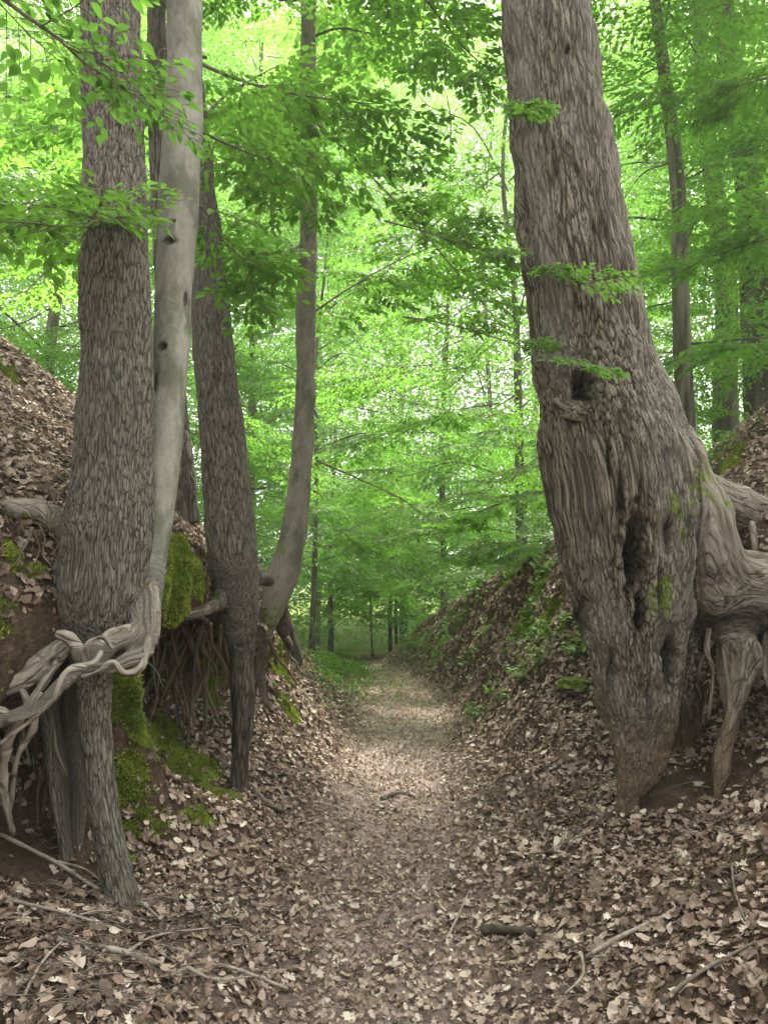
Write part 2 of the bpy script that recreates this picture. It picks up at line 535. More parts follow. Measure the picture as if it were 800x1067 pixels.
ii = np.arange(nr - 1)[:, None] * nc
jj = np.arange(nc - 1)[None, :]
GQ = np.stack([ii + jj, ii + jj + 1, ii + nc + jj + 1, ii + nc + jj], -1).reshape(-1, 4)
st = np.tile(colpos, nr)
onpath = np.exp(-((st - 11) / 1.2) ** 2)
GN = vnormals(GV, GQ)
am = 1 - 0.75 * onpath
steep = 1 - sstep(0.35, 0.8, GN[:, 2])
disp = am * (0.16 * fbm(GV * 0.9, 2) + 0.05 * fbm(GV * 3.3 + 9, 2)) + 0.018 * fbm(GV * 9 + 4, 2) + 0.012 * fbm(GV * 26, 2)
disp += steep * (0.10 * fbm(GV * np.array([3.2, 3.2, 1.3]) + 31, 3) + 0.06 * np.abs(fbm(GV * np.array([9, 9, 2.5]), 2)) + .035 * fbm(GV * 14, 3))
disp *= np.clip(1 + 0 * st, 0, 1)
GV = GV + GN * disp[:, None]
GN = vnormals(GV, GQ)
steep = 1 - sstep(0.35, 0.75, GN[:, 2])


def blob(V, pts, rad, core=.55):
    """soft mask around points (x,y,z[,r])"""
    out = np.zeros(len(V))
    for p in pts:
        r = p[3] if len(p) > 3 else rad
        d = np.sqrt(((V - np.array(p[:3])) ** 2).sum(1))
        out = np.maximum(out, 1 - sstep(core * r, r, d))
    return out


_b0 = BVHTree.FromPolygons(GV.tolist(), GQ.tolist())


def seen(u, v, r):
    """ground point seen at a photo pixel, with a radius in photo pixels"""
    o_ = Vector((0, 0, CAMZ))
    h = _b0.ray_cast(o_, (Vector(P(u, v, 5)) - o_).normalized())
    return (h[0].x, h[0].y, h[0].z, r * h[0].y / FPX)


moss_pts = [seen(*a) for a in ((125, 730, 36), (150, 750, 40), (172, 770, 44), (198, 800, 44), (222, 828, 36), (205, 850, 20), (130, 815, 34), (142, 870, 32), (138, 905, 26),
                               (188, 560, 46), (200, 600, 48), (180, 610, 44), (10, 575, 26), (5, 640, 22), (30, 600, 20), (2, 385, 26), (222, 700, 22), (226, 725, 18),
                               (292, 700, 26), (300, 735, 24), (290, 675, 22), (560, 615, 32), (545, 650, 30), (575, 640, 26), (480, 640, 22), (530, 600, 24), (612, 660, 20), (760, 482, 26))]
gmossn = np.stack([fbm(GV * 6, 4), fbm(GV * 6 + 30, 4), fbm(GV * 6 + 60, 4)], 1) * .24
fm = fbm(GV * 2.2 + 3, 3)
gmoss = blob(GV + gmossn, moss_pts, .3)
gmoss = np.clip(gmoss * (0.85 + 0.5 * fbm(GV * 5, 2)), 0, 1)
gmoss = np.maximum(gmoss, 0.36 * sstep(0.15, 0.4, fm) * steep * (GV[:, 1] > 3))
trod = np.clip(onpath * 1.25, 0, 1) * (0.6 + 0.6 * sstep(3.5, 6.5, GV[:, 1])) * (0.75 + 0.8 * fbm(GV * 3, 2))
trod = np.clip(trod, 0, 1) * (1 - sstep(14, 20, GV[:, 1]))
bare = np.clip(steep * 1.2, 0, 1)
gmoss = np.maximum(gmoss, .75 * sstep(15, 22, GV[:, 1]) * (1 - .8 * onpath * (GV[:, 1] < 26)))
ground = mesh('ground', GV, GQ, M_SOIL, attrs={'moss': gmoss, 'trod': trod, 'bare': bare})
tag(ground, kind='structure')
_tri = np.vstack([GQ[:, [0, 1, 2]], GQ[:, [0, 2, 3]]])
bvh = BVHTree.FromPolygons(GV.tolist(), GQ.tolist(), all_triangles=False)


def gz(x, y, top=30):
    h = bvh.ray_cast(Vector((x, y, top)), Vector((0, 0, -1)))
    return h[0].z if h[0] is not None else 0.0


# ------------------------------------------------------------------ bark fields and tree bodies
def bark_height(q, kind):
    wq = q + 0.022 * np.stack([perlin(q * 9), perlin(q * 9 + 50), np.zeros(len(q))], 1)
    if kind == 'oak':
        wq = wq + 0.03 * np.stack([perlin(q * 17 + 7), perlin(q * 17 + 90), np.zeros(len(q))], 1)
        f1, f2 = worley(wq * 34)
        h = sstep(0.0, 0.24, f2 - f1) * (1 - .35 * sstep(.3, .8, f1))
        cut = sstep(.1, .3, np.abs(perlin(q * np.array([30, 30, 95]) + 5)))
        big = 0.5 + perlin(q * 8)
        return h * (0.72 + 0.28 * cut) * (0.75 + 0.35 * big), 0.015
    if kind == 'ridged':
        f1, f2 = worley(wq * 56)
        h = sstep(0.0, 0.22, f2 - f1)
        return 0.8 * h + 0.2 * (0.5 + perlin(q * 90)), 0.009
    if kind == 'root':
        h = 0.5 + 0.6 * fbm(q * 40, 3) + .5 * fbm(q * 13 + 3, 2)
        return np.clip(h, 0, 1), 0.018
    if kind == 'brown':
        f1, f2 = worley(wq * 55)
        return 0.6 * sstep(0, .5, f2 - f1) + 0.4 * (0.5 + perlin(q * 60)), 0.008
    h = 0.62 + 0.3 * fbm(q * np.array([14, 14, 14]), 3)
    return np.clip(h, 0, 1), 0.0035


def px(ch):
    """(u, v, Y, radius in photo pixels) -> (x, y, z, r)"""
    return [P(u, v, Y) + (r * Y / FPX,) for u, v, Y, r in ch]


ZK = {'oak': 0.085, 'ridged': 0.15, 'root': 0.3, 'brown': 0.14, 'beech': 0.5}


def body(parent, chains, voxel, carve=(), moss=(), dirtlow=None, lumps=0.03, zcut=None):
    """chains: list of (part_name, [(x,y,z,r)], bark kind, material, label). Grown together into one skin, then split at the joints into parts."""
    Vs, Qs, Ts = [], [], []
    off = 0
    S, Sc, Sr, Ss, Sa = [], [], [], [], []
    for ci, (nm, pts, kind, mat, lab) in enumerate(chains):
        c = spline(pts, 8)
        c[:, 3] = np.maximum(c[:, 3], 0.006)
        seg = np.concatenate([[0], np.cumsum(np.linalg.norm(np.diff(c[:, :3], axis=0), axis=1))])
        V, Q, T = tube(c[:, :3], c[:, 3], 20)
        Vs.append(V); Qs.append(Q + off); Ts.append(T + off)
        off += len(V)
        S.append(c[:, :3]); Sr.append(c[:, 3]); Ss.append(seg + ci * 7.7); Sc.append(np.full(len(c), ci))
        ax = np.gradient(c[:, :3], axis=0)
        ax /= np.linalg.norm(ax, axis=1)[:, None]
        Sa.append(ax)
    tmp = mesh('tmp', np.vstack(Vs), [np.vstack(Qs), np.vstack(Ts)], None)
    md = tmp.modifiers.new('r', 'REMESH')
    md.mode = 'VOXEL'
    md.voxel_size = voxel
    dg = bpy.context.evaluated_depsgraph_get()
    ev = tmp.evaluated_get(dg)
    em = ev.to_mesh()
    V = np.zeros(len(em.vertices) * 3, np.float32)
    em.vertices.foreach_get('co', V)
    V = V.reshape(-1, 3).astype(float)
    L = np.zeros(len(em.loops), np.int32)
    em.loops.foreach_get('vertex_index', L)
    Q = L.reshape(-1, 4)
    ev.to_mesh_clear()
    me0 = tmp.data
    bpy.data.objects.remove(tmp)
    bpy.data.meshes.remove(me0)
    # smooth
    E = np.vstack([Q[:, [0, 1]], Q[:, [1, 2]], Q[:, [2, 3]], Q[:, [3, 0]]])
    deg = np.bincount(E[:, 0], minlength=len(V)) + np.bincount(E[:, 1], minlength=len(V))
    for it in range(10):
        A = np.zeros_like(V)
        for a in range(3):
            A[:, a] = np.bincount(E[:, 0], weights=V[E[:, 1], a], minlength=len(V)) + np.bincount(E[:, 1], weights=V[E[:, 0], a], minlength=len(V))
        V = 0.4 * V + 0.6 * A / deg[:, None]
    S = np.vstack(S); Sr = np.concatenate(Sr); Ss = np.concatenate(Ss); Sc = np.concatenate(Sc); Sa = np.vstack(Sa)
    n = len(V)
    cen = np.zeros((n, 3)); axs = np.zeros((n, 3)); ss = np.zeros(n); cid = np.zeros(n, int)
    for a in range(0, n, 20000):
        v = V[a:a + 20000]
        d = np.sqrt(((v[:, None] - S[None]) ** 2).sum(2)) - Sr[None]
        cid[a:a + 20000] = Sc[d.argmin(1)]
        wgt = np.exp(-(d - d.min(1)[:, None]) / 0.02)
        wgt /= wgt.sum(1)[:, None]
        cen[a:a + 20000] = wgt @ S
        axs[a:a + 20000] = wgt @ Sa
        ss[a:a + 20000] = wgt @ Ss
    axs /= np.linalg.norm(axs, axis=1)[:, None] + 1e-9
    rad = V - cen
    rad -= axs * (rad * axs).sum(1)[:, None]
    zk = np.array([ZK[c[2]] for c in chains])[cid]
    mean_ax = np.array([(lambda d_: d_ / np.linalg.norm(d_))(np.array(c[1][-1][:3]) - np.array(c[1][0][:3])) for c in chains])
    q = rad + mean_ax[cid] * (ss * zk)[:, None]
    q[:, 2] += 3.1
    Nn = vnormals(V, Q)
    h = np.zeros(n); amp = np.zeros(n)
    for ci, c in enumerate(chains):
        mk = cid == ci
        if mk.any():
            h[mk], am_ = bark_height(q[mk], c[2])
            amp[mk] = am_ * np.clip(np.linalg.norm(rad[mk], axis=1) / 0.09, 0.25, 1)
    D = (h - 0.6) * amp + lumps * fbm(V * 3.1, 2) + lumps * 0.6 * fbm(q * 5, 2)
    Vn = V + Nn * D[:, None]
    for cv in carve:                       # (x,y,z,rx,rz,depth) hollows pushed inwards
        dd = ((V[:, 0] - cv[0]) / cv[3]) ** 2 + ((V[:, 2] - cv[2]) / cv[4]) ** 2
        dd = dd * (1 + 0.9 * fbm(V * 14, 2))
        front = (Nn[:, 1] < 0.3)
        k = np.exp(-dd * 1.4) * front
        Vn[:, 1] += k * cv[5]
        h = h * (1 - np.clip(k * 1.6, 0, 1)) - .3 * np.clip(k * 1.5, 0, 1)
    mo = blob(Vn + .07 * np.stack([fbm(V * 9, 2), fbm(V * 9 + 30, 2), fbm(V * 9 + 60, 2)], 1) * 2, moss, 0.2, .1) * (.75 + .8 * fbm(V * 22, 2)) if len(moss) else np.zeros(n)
    di = np.zeros(n)
    if dirtlow:
        di = 1 - sstep(dirtlow[0], dirtlow[1], Vn[:, 2] + 0.15 * fbm(V * 4, 2))
    qc = cid[Q[:, 0]]
    for ci, (nm, pts, kind, mat, lab) in enumerate(chains):
        f = Q[qc == ci]
        if not len(f):
            continue
        u, inv = np.unique(f, return_inverse=True)
        o = mesh(nm, Vn[u] - np.array(parent.location), inv.reshape(-1, 4), mat, parent,
                 {'q': q[u], 'h': h[u], 'moss': mo[u], 'dirt': di[u]})
        if lab:
            o['label'] = lab


def sweep(name, pts, kind, mat, parent=None, n=14, per=6, moss=0.0, lump=0.15, dirt=0.0, label=None, zk=None):
    """one limb, root or stick as a swept and roughened tube"""
    c = spline(pts, per)
    c[:, 3] = np.maximum(c[:, 3], 0.0015)
    V, Q, T = tube(c[:, :3], c[:, 3], n)
    k = len(c)
    seg = np.concatenate([[0], np.cumsum(np.linalg.norm(np.diff(c[:, :3], axis=0), axis=1))])
    ring = np.repeat(np.arange(k), n)
    ring = np.concatenate([ring, [0, k - 1]])
    rad = V - c[ring, :3]
    a0 = c[-1, :3] - c[0, :3]
    a0 /= np.linalg.norm(a0)
    q = rad + a0 * (seg[ring] * (zk or ZK[kind]))[:, None] + c[0, :3] * 1.7
    h, amp = bark_height(q, kind)
    Nn = rad / (np.linalg.norm(rad, axis=1)[:, None] + 1e-6)
    rr = c[ring, 3]
    V = V + Nn * (((h - 0.5) * np.minimum(amp, rr * 0.25)) + lump * rr * fbm(V * (1.2 / max(0.03, float(c[:, 3].mean()))) * 0.35, 2))[:, None]
    if parent is not None:
        V = V - np.array(parent.location)
    o = mesh(name, V, [Q, T], mat, parent, {'q': q, 'h': h, 'moss': np.full(len(V), moss), 'dirt': np.full(len(V), dirt)})
    if label:
        o['label'] = label
    return o


# ------------------------------------------------------------------ leaves
def leaf_near():
    """ovate pointed blade along +x, folded on the midrib; unit length"""
    xs = np.array([0.0, .12, .35, .6, .82, 1.0])
    wd = np.array([0.0, .17, .27, .24, .12, 0.0])
    V = [(x, 0, -0.10 * x * x) for x in xs]
    for s in (1, -1):
        for x, d in zip(xs[1:-1], wd[1:-1]):
            V.append((x - 0.02, s * d, 0.09 * d / .27 - 0.10 * x * x))
    T = []
    for s, o in ((1, 6), (-1, 10)):
        tr = [(0, 1, o)] + sum([[(k, k + 1, o + k), (k, o + k, o + k - 1)] for k in range(1, 4)], []) + [(4, 5, o + 3)]
        T += [t if s > 0 else t[::-1] for t in tr]
    return np.array(V), np.array(T)


def leaf_mid():
    V = np.array([(0, 0, 0), (.42, .27, .05), (1, 0, -.1), (.42, -.27, .05), (.45, 0, -.02)])
    return V, np.array([(0, 4, 1), (4, 2, 1), (0, 3, 4), (4, 3, 2)])


def leaf_far():
    V = np.array([(0, 0, 0), (.45, .32, .04), (1, 0, -.08), (.45, -.32, .04)])
    return V, np.array([(0, 2, 1), (0, 3, 2)])


def basis(d, nrm):
    """columns x=d, z~nrm for arrays (n,3)"""
    d = d / (np.linalg.norm(d, axis=1)[:, None] + 1e-9)
    y = np.cross(nrm, d)
    y /= np.linalg.norm(y, axis=1)[:, None] + 1e-9
    z = np.cross(d, y)
    return np.stack([d, y, z], 2)          # (n,3,3) columns


def stamp(tmpl, pos, B, size):
    tv, tf = tmpl
    n = len(pos)
    V = np.einsum('nij,kj->nki', B, tv) * size[:, None, None] + pos[:, None]
    F = tf[None] + (np.arange(n) * len(tv))[:, None, None]
    return V.reshape(-1, 3), F.reshape(-1, 3)


class Leaves:
    def __init__(self):
        self.p, self.d, self.n, self.s = [], [], [], []

    def add(self, p, d, n, s):
        self.p.append(p); self.d.append(d); self.n.append(n); self.s.append(s)

    def arrays(self):
        return [np.concatenate(x) if np.ndim(x[0]) else np.array(x) for x in (self.p, self.d, self.n, self.s)]


def spray_template(seed, L=1.0, leaf=0.085, nside=9, r=None):
    """flat beech spray in the xy plane, growing along +x: leaf positions, directions and the twigs"""
    r = np.random.default_rng(seed)
    p, d, s, tw = [], [], [], []
    main = [(0, 0, 0), (L * .35, .02 * L, .01), (L * .7, -.02 * L, 0), (L, .01, -.05 * L)]
    tw.append(main)
    ms = spline(np.array(main), 8)
    for k in range(nside * 2):
        t = 0.12 + 0.86 * k / (nside * 2)
        i = min(int(t * (len(ms) - 1)), len(ms) - 2)
        b0 = ms[i]
        sd_ = 1 if k % 2 else -1
        ang = sd_ * R(r.uniform(38, 60))
        ln = L * (0.52 * (1 - t) + 0.10) * r.uniform(.7, 1.2)
        dv = np.array([math.cos(ang), math.sin(ang), r.uniform(-.1, .12)])
        e = b0 + dv * ln + np.array([0, 0, -.10 * ln])
        tw.append([tuple(b0), tuple(b0 + dv * ln * .5), tuple(e)])
        nl = max(2, int(ln / (leaf * .55)))
        for m in range(1, nl + 1):
            tt = m / nl
            q0 = b0 + (e - b0) * tt
            a2 = ang + (R(r.uniform(25, 65)) * (1 if m % 2 else -1) if m < nl else 0)
            p.append(q0)
            d.append((math.cos(a2), math.sin(a2), r.uniform(-.45, .05)))
            s.append(leaf * r.uniform(.7, 1.2))
    return np.array(p), np.array(d), np.array(s), tw


SPR = [spray_template(k) for k in range(5)]
SPR_COARSE = [spray_template(20 + k, 1.2, 0.15, 6) for k in range(4)]


def crown(seed, H, z0, reach, nl, droop=0.25, coarse=False, per=10, spread=1.0, trunk_lean=(0, 0), thin=0.05):
    """limbs plus sprays for a tree standing at the origin: (leaf arrays, limb polylines)"""
    r = np.random.default_rng(seed)
    LP, LD, LN, LS, limbs = [], [], [], [], []
    lib = SPR_COARSE if coarse else SPR
    for k in range(nl):
        t = (k + r.uniform(0, .8)) / nl
        z = z0 + (H - z0) * t
        az = k * 2.4 + r.uniform(-.4, .4)
        ln = reach * (0.45 + 0.9 * math.sin(math.pi * min(1, t * .85 + .15)) ** .8) * r.uniform(.6, 1.15) * (1 - .35 * t)
        dx, dy = math.cos(az), math.sin(az)
        bx, by = trunk_lean[0] * z, trunk_lean[1] * z
        up = r.uniform(-.05, 1.0) * (0.6 + .6 * t)
        pts = [(bx, by, z)]
        for q_ in (.33, .66, 1.0):
            wob = r.uniform(-.12, .12) * ln
            pts.append((bx + dx * ln * q_ - dy * wob, by + dy * ln * q_ + dx * wob, z + up * ln * q_ - droop * ln * q_ ** 2 * 1.6 + r.uniform(-.1, .1) * ln))
        c = spline(np.array(pts), 6)
        limbs.append((pts, 0.004 + 0.0045 * ln))
        for m in range(per):
            if r.random() < thin * min(1, .35 + z / 9):
                continue
            tt = 0.18 + 0.82 * (m + r.uniform(0, 1)) / per
            i = min(int(tt * (len(c) - 1)), len(c) - 2)
            tang = c[i + 1] - c[i]
            a0 = math.atan2(tang[1], tang[0]) + (1 if m % 2 else -1) * R(r.uniform(15, 75)) * (1 if m < per - 1 else 0)
            P_, D_, S_, _ = lib[r.integers(len(lib))]
            ca, sa = math.cos(a0), math.sin(a0)
            tilt, roll = r.uniform(-.55, .25), r.uniform(-.5, .5)
            X = np.array([ca * math.cos(tilt), sa * math.cos(tilt), math.sin(tilt)])
            Yv = np.array([-sa * math.cos(roll), ca * math.cos(roll), math.sin(roll)])
            Z = np.cross(X, Yv)
            M = np.stack([X, Yv, Z], 1)
            sc = r.uniform(.7, 1.25) * spread
            LP.append(c[i] + (P_ @ M.T) * sc)
            LD.append(D_ @ M.T)
            nn = np.tile(Z, (len(P_), 1)) + r.normal(0, .45, (len(P_), 3))
            LN.append(nn)
            LS.append(S_ * (1 if coarse else 1.0))
    return np.concatenate(LP), np.concatenate(LD), np.concatenate(LN), np.concatenate(LS), limbs


def leaves_obj(name, arr, tmpl, mat, parent=None, seed=0, clump=1.1):
    p, d, nn, s = arr
    r = np.random.default_rng(seed)
    V, F = stamp(tmpl, p, basis(d, nn), s)
    k = len(tmpl[0])
    cl = 0.5 + 0.9 * perlin(p * clump + seed)
    rn = np.clip(0.55 * cl + 0.45 * r.random(len(p)), 0, 1)
    return mesh(name, V, F, mat, parent, {'rnd': np.repeat(rn, k)}, smooth=False)


def tree_mesh_parts(parent, seed, H, z0, reach, nl, r0, bark='brown', mat=M_BROWN, coarse=False, per=10, lean=(0, 0), leafmat=M_LEAF, droop=.25, spread=1.15, fork=False):
    LP, LD, LN, LS, limbs = crown(seed, H, z0, reach, nl, droop, coarse, per, spread, lean)
    r = np.random.default_rng(seed + 99)
    # trunk and its limbs in one piece
    Vs, Fq, Ft, Aq, Ah = [], [], [], [], []
    off = 0
    tr = [(lean[0] * z + r.uniform(-.08, .08) * z * .3, lean[1] * z + r.uniform(-.08, .08) * z * .3, z, max(.012, r0 * (1 - .88 * z / H) * (1.35 if z < .1 else 1)))
          for z in (-.5, 0, .5, H * .15, H * .3, H * .5, H * .7, H * .88, H)]
    for pts, rr, nn in [(tr, None, 14)] + [([(*q_, rad_ * (1 - .8 * i / 3)) for i, q_ in enumerate(l)], None, 6) for l, rad_ in limbs]:
        c = spline(np.array(pts), 5 if nn == 14 else 4)
        c[:, 3] = np.maximum(c[:, 3], 0.004)
        V, Q, T = tube(c[:, :3], c[:, 3], nn)
        q = V * np.array([1, 1, .2])
        h, amp = bark_height(q, bark)
        if nn == 14:
            V = V + (V - np.vstack([np.repeat(c[:, :3], nn, 0), c[0, :3], c[-1, :3]])) * ((h - .5) * .12)[:, None]
        Vs.append(V); Fq.append(Q + off); Ft.append(T + off); Aq.append(q); Ah.append(h)
        off += len(V)
    z = np.zeros(off)
    mesh('trunk', np.vstack(Vs), [np.vstack(Fq), np.vstack(Ft)], mat, parent, {'q': np.vstack(Aq), 'h': np.concatenate(Ah), 'moss': z, 'dirt': z})
    W = LP + np.array(parent.location)
    x0, y0 = W[:, 0] - .25 * W[:, 2], W[:, 1] - .47 * W[:, 2]     # leaves thinned along the sun's slant, an added opening to light the path
    gap = (1 - sstep(1.8, 3.0, np.abs(x0 + .2) - .06 * np.clip(y0 - 6, 0, 30))) * sstep(4.5, 6.5, y0) * (1 - sstep(34, 42, y0)) * sstep(4.0, 5.5, W[:, 2])
    gap = np.maximum(.88 * gap, .22 * sstep(5, 9, W[:, 2]) * (W[:, 1] > 14) * (np.abs(W[:, 0]) < 9))  # upper leaves farther back thinned as well, to brighten the low foliage
    kp = r.random(len(LP)) > gap
    LP, LD, LN, LS = LP[kp], LD[kp], LN[kp], LS[kp]
    leaves_obj('crown', (LP, LD, LN, LS), leaf_mid() if not coarse else leaf_far(), leafmat, parent, seed)


# ================================================================== THE FOUR BIG TREES
UPZ = 9.0


def up(ch, u2, v2, Y2, r2):
    return ch


# --- right: massive leaning oak on the bank edge
oak = empty('oak_tree', P(650, 850, 4.5), 'massive furrowed grey-brown trunk leaning left on the right bank, hollow at its foot', 'tree')
body(oak, [
    ('trunk', px([(560, -520, 6.0, 40), (556, -260, 5.4, 42), (562, -100, 5.05, 46), (567, 0, 4.9, 48), (577, 100, 4.8, 51), (594, 230, 4.7, 56), (609, 320, 4.65, 58), (622, 400, 4.6, 66),
                  (640, 470, 4.6, 76), (650, 530, 4.6, 76), (656, 600, 4.6, 66), (661, 680, 4.55, 50), (668, 750, 4.5, 36), (663, 800, 4.45, 21), (653, 845, 4.42, 11), (648, 890, 4.4, 8)]), 'oak', M_OAK, None),
    ('root', px([(655, 440, 4.62, 45), (688, 500, 4.65, 52), (708, 560, 4.65, 56), (735, 605, 4.68, 48), (775, 615, 4.75, 42), (850, 622, 4.9, 40), (990, 640, 5.2, 36)]), 'root', M_ROOT, 'thick bare root running level into the right bank'),
    ('root', px([(690, 470, 4.75, 34), (730, 512, 4.9, 26), (790, 540, 5.1, 22), (880, 552, 5.3, 20)]), 'root', M_ROOT, 'upper root with mossy start above the hollow'),
    ('root', px([(752, 630, 4.66, 26), (766, 675, 4.58, 21), (764, 730, 4.5, 14), (755, 775, 4.44, 9), (748, 815, 4.38, 7), (742, 855, 4.33, 7), (738, 890, 4.3, 8)]), 'root', M_ROOT, 'smooth tapering root dropping to the dirt beside the hollow'),
    ('root', px([(690, 620, 4.7, 40), (700, 680, 4.8, 30), (712, 740, 4.95, 18), (716, 800, 5.0, 12)]), 'oak', M_OAK, None),
], 0.0095, carve=[(*P(602, 408, 4.4), .055, .085, .3), (*P(657, 578, 4.3), .05, .2, .34), (*P(665, 640, 4.3), .03, .12, .16), (*P(640, 520, 4.3), .02, .16, .06), (*P(580, 545, 4.3), .03, .15, .14),
                  (*P(588, 60, 4.6), .02, .05, .07), (*P(683, 620, 4.3), .015, .14, .05), (*P(641, 825, 4.2), .03, .12, .2), (*P(700, 690, 4.3), .04, .14, .3), (*P(676, 735, 4.3), .015, .16, .06), (*P(640, 700, 4.3), .018, .15, .07), (*P(616, 640, 4.3), .02, .14, .08), (*P(628, 480, 4.3), .012, .12, .05), (*P(690, 560, 4.3), .02, .1, .08)],
     moss=[P(715, 505, 4.4) + (.36,), P(735, 525, 4.55) + (.3,), P(705, 530, 4.25) + (.25,), P(690, 620, 4.25) + (.2,)], dirtlow=(.3, 1.5), lumps=0.05)
# burl lip round the hollow and a second knot higher up
for c_, lab in (((600, 425, 4.28, 9), 'swollen lip under the knot hole'), ((588, 66, 4.63, 6), 'small bark knot high on the trunk')):
    u, v, Y, rr = c_
    sweep('knot', px([(u - 20, v - 6, Y + .12, rr * .6), (u - 8, v + 5, Y, rr), (u + 8, v + 5, Y, rr), (u + 20, v - 7, Y + .12, rr * .6)]), 'oak', M_OAK, oak, n=14, per=8, lump=.5, label=lab)
for pts in ([(738, 655, 4.6, 3), (736, 680, 4.55, 3), (742, 700, 4.5, 2), (738, 750, 4.5, 1.5)], [(742, 668, 4.62, 2), (730, 690, 4.6, 2), (728, 705, 4.6, 1)],
            [(800, 655, 4.7, 5), (795, 690, 4.6, 4), (802, 720, 4.5, 3)], [(782, 545, 4.9, 4), (788, 580, 4.75, 3), (790, 600, 4.66, 2)]):
    sweep('rootlet', px(pts), 'root', M_ROOT, oak, n=8, per=6)

# --- left front: ridged straight trunk
t1 = empty('ridged_tree', P(125, 930, 3.3), 'straight finely ridged grey trunk at front left standing on stilt roots', 'tree')
body(t1, [
    ('trunk', px([(112, -480, 4.2, 25), (113, -220, 3.8, 28), (114, -60, 3.6, 31), (116, 60, 3.5, 32), (119, 200, 3.42, 33), (121, 330, 3.4, 35), (121, 420, 3.4, 37), (117, 500, 3.4, 41), (111, 580, 3.4, 46), (107, 640, 3.4, 42), (102, 685, 3.4, 26)]), 'ridged', M_OAK2, None),
    ('root', px([(100, 670, 3.38, 30), (98, 710, 3.36, 17), (100, 770, 3.33, 15), (107, 840, 3.3, 15.5), (118, 895, 3.27, 17), (128, 950, 3.24, 20), (136, 1010, 3.2, 24)]), 'ridged', M_OAK2, 'stout stilt root like a second trunk'),
    ('root', px([(78, 665, 3.45, 22), (82, 720, 3.5, 15), (80, 780, 3.52, 14), (76, 850, 3.5, 12), (73, 920, 3.45, 11), (70, 975, 3.42, 12)]), 'root', M_OAK2, None),
    ('root', px([(62, 670, 3.42, 18), (52, 730, 3.42, 10), (58, 790, 3.42, 9), (64, 850, 3.4, 8), (74, 915, 3.36, 5)]), 'root', M_OAK2, None),
    ('root', px([(95, 570, 3.42, 26), (68, 545, 3.48, 16), (40, 533, 3.54, 12), (0, 533, 3.6, 12), (-60, 540, 3.75, 12), (-140, 550, 4.0, 12)]), 'root', M_ROOT, 'level root along the top of the left bank'),
    ('root', px([(85, 620, 3.55, 30), (60, 640, 3.7, 20), (30, 660, 3.8, 14), (0, 700, 3.85, 10)]), 'root', M_OAK2, None),
], 0.0085, moss=[P(75, 600, 3.3) + (.08,), P(25, 545, 3.5) + (.2,), P(135, 640, 3.3) + (.06,)], dirtlow=(.0, .5), lumps=0.02)

# --- smooth grey beech fused to it, with pale roots wrapped across the front
be = empty('beech_tree', P(140, 690, 3.4), 'smooth pale grey trunk leaning against the ridged tree, pale roots wrapping across it', 'tree')
body(be, [
    ('trunk', px([(205, -480, 4.6, 15), (198, -200, 4.1, 17), (193, 0, 3.9, 19), (192, 100, 3.82, 20), (187, 200, 3.75, 21), (182, 300, 3.7, 20), (176, 400, 3.62, 20), (167, 500, 3.55, 19), (158, 580, 3.48, 17), (151, 640, 3.4, 15), (146, 680, 3.35, 10)]), 'beech', M_BEECH, None),
    ('root', px([(150, 625, 3.38, 14), (146, 655, 3.3, 12), (136, 664, 3.24, 13), (120, 668, 3.2, 10), (106, 678, 3.18, 13), (88, 686, 3.16, 9), (80, 674, 3.14, 7), (72, 664, 3.13, 6), (58, 660, 3.12, 5)]), 'root', M_PALE, 'pale wrapping root ending in an upturned stub'),
    ('root', px([(157, 610, 3.4, 11), (158, 650, 3.3, 9), (152, 680, 3.24, 8), (132, 688, 3.18, 9), (112, 698, 3.15, 6), (96, 693, 3.14, 8), (80, 703, 3.12, 6), (64, 714, 3.1, 8), (42, 733, 3.08, 7), (5, 750, 3.05, 7), (-60, 780, 3.0, 7)]), 'root', M_PALE, 'long pale twisting root reaching the left edge'),
    ('root', px([(70, 670, 3.3, 9), (50, 688, 3.26, 15), (22, 706, 3.22, 14), (-20, 722, 3.16, 14), (-90, 750, 3.1, 14)]), 'root', M_PALE, 'thick rounded root at the left edge'),
    ('root', px([(76, 702, 3.12, 4), (60, 725, 3.08, 4), (40, 742, 3.05, 4), (8, 752, 3.02, 4)]), 'root', M_PALE, None),
], 0.0075, carve=[(*P(166, 358, 3.5), .02, .022, .03), (*P(168, 238, 3.5), .035, .02, .02), (*P(201, 120, 3.5), .03, .012, .02), (*P(186, 300, 3.5), .008, .04, .008), (*P(160, 395, 3.5), .012, .05, .01)], moss=[P(150, 600, 3.35) + (.08,)], lumps=0.012)
for pts in ([(158, 640, 3.3, 4), (150, 690, 3.2, 4), (132, 702, 3.16, 3.5), (118, 690, 3.13, 3), (102, 700, 3.1, 2.5), (86, 705, 3.11, 2)],
            [(146, 650, 3.3, 4), (128, 655, 3.22, 4), (112, 664, 3.18, 5), (98, 690, 3.12, 3), (70, 700, 3.1, 3), (50, 735, 3.06, 2.5), (0, 775, 3.03, 2)],
            [(60, 690, 3.2, 4), (30, 735, 3.15, 4), (8, 775, 3.14, 5), (4, 820, 3.2, 4), (14, 870, 3.3, 2.5)],
            [(20, 712, 3.2, 4), (36, 752, 3.22, 4), (18, 790, 3.24, 3), (10, 850, 3.3, 2)],
            [(88, 688, 3.13, 4), (92, 672, 3.09, 3.5), (106, 664, 3.1, 2.5), (118, 676, 3.14, 2)],
            [(0, 700, 3.15, 5), (-20, 730, 3.1, 6), (20, 744, 3.08, 3), (44, 722, 3.06, 2)]):
    sweep('rootlet', px(pts), 'root', M_PALE, be, n=10, per=8, lump=.7)

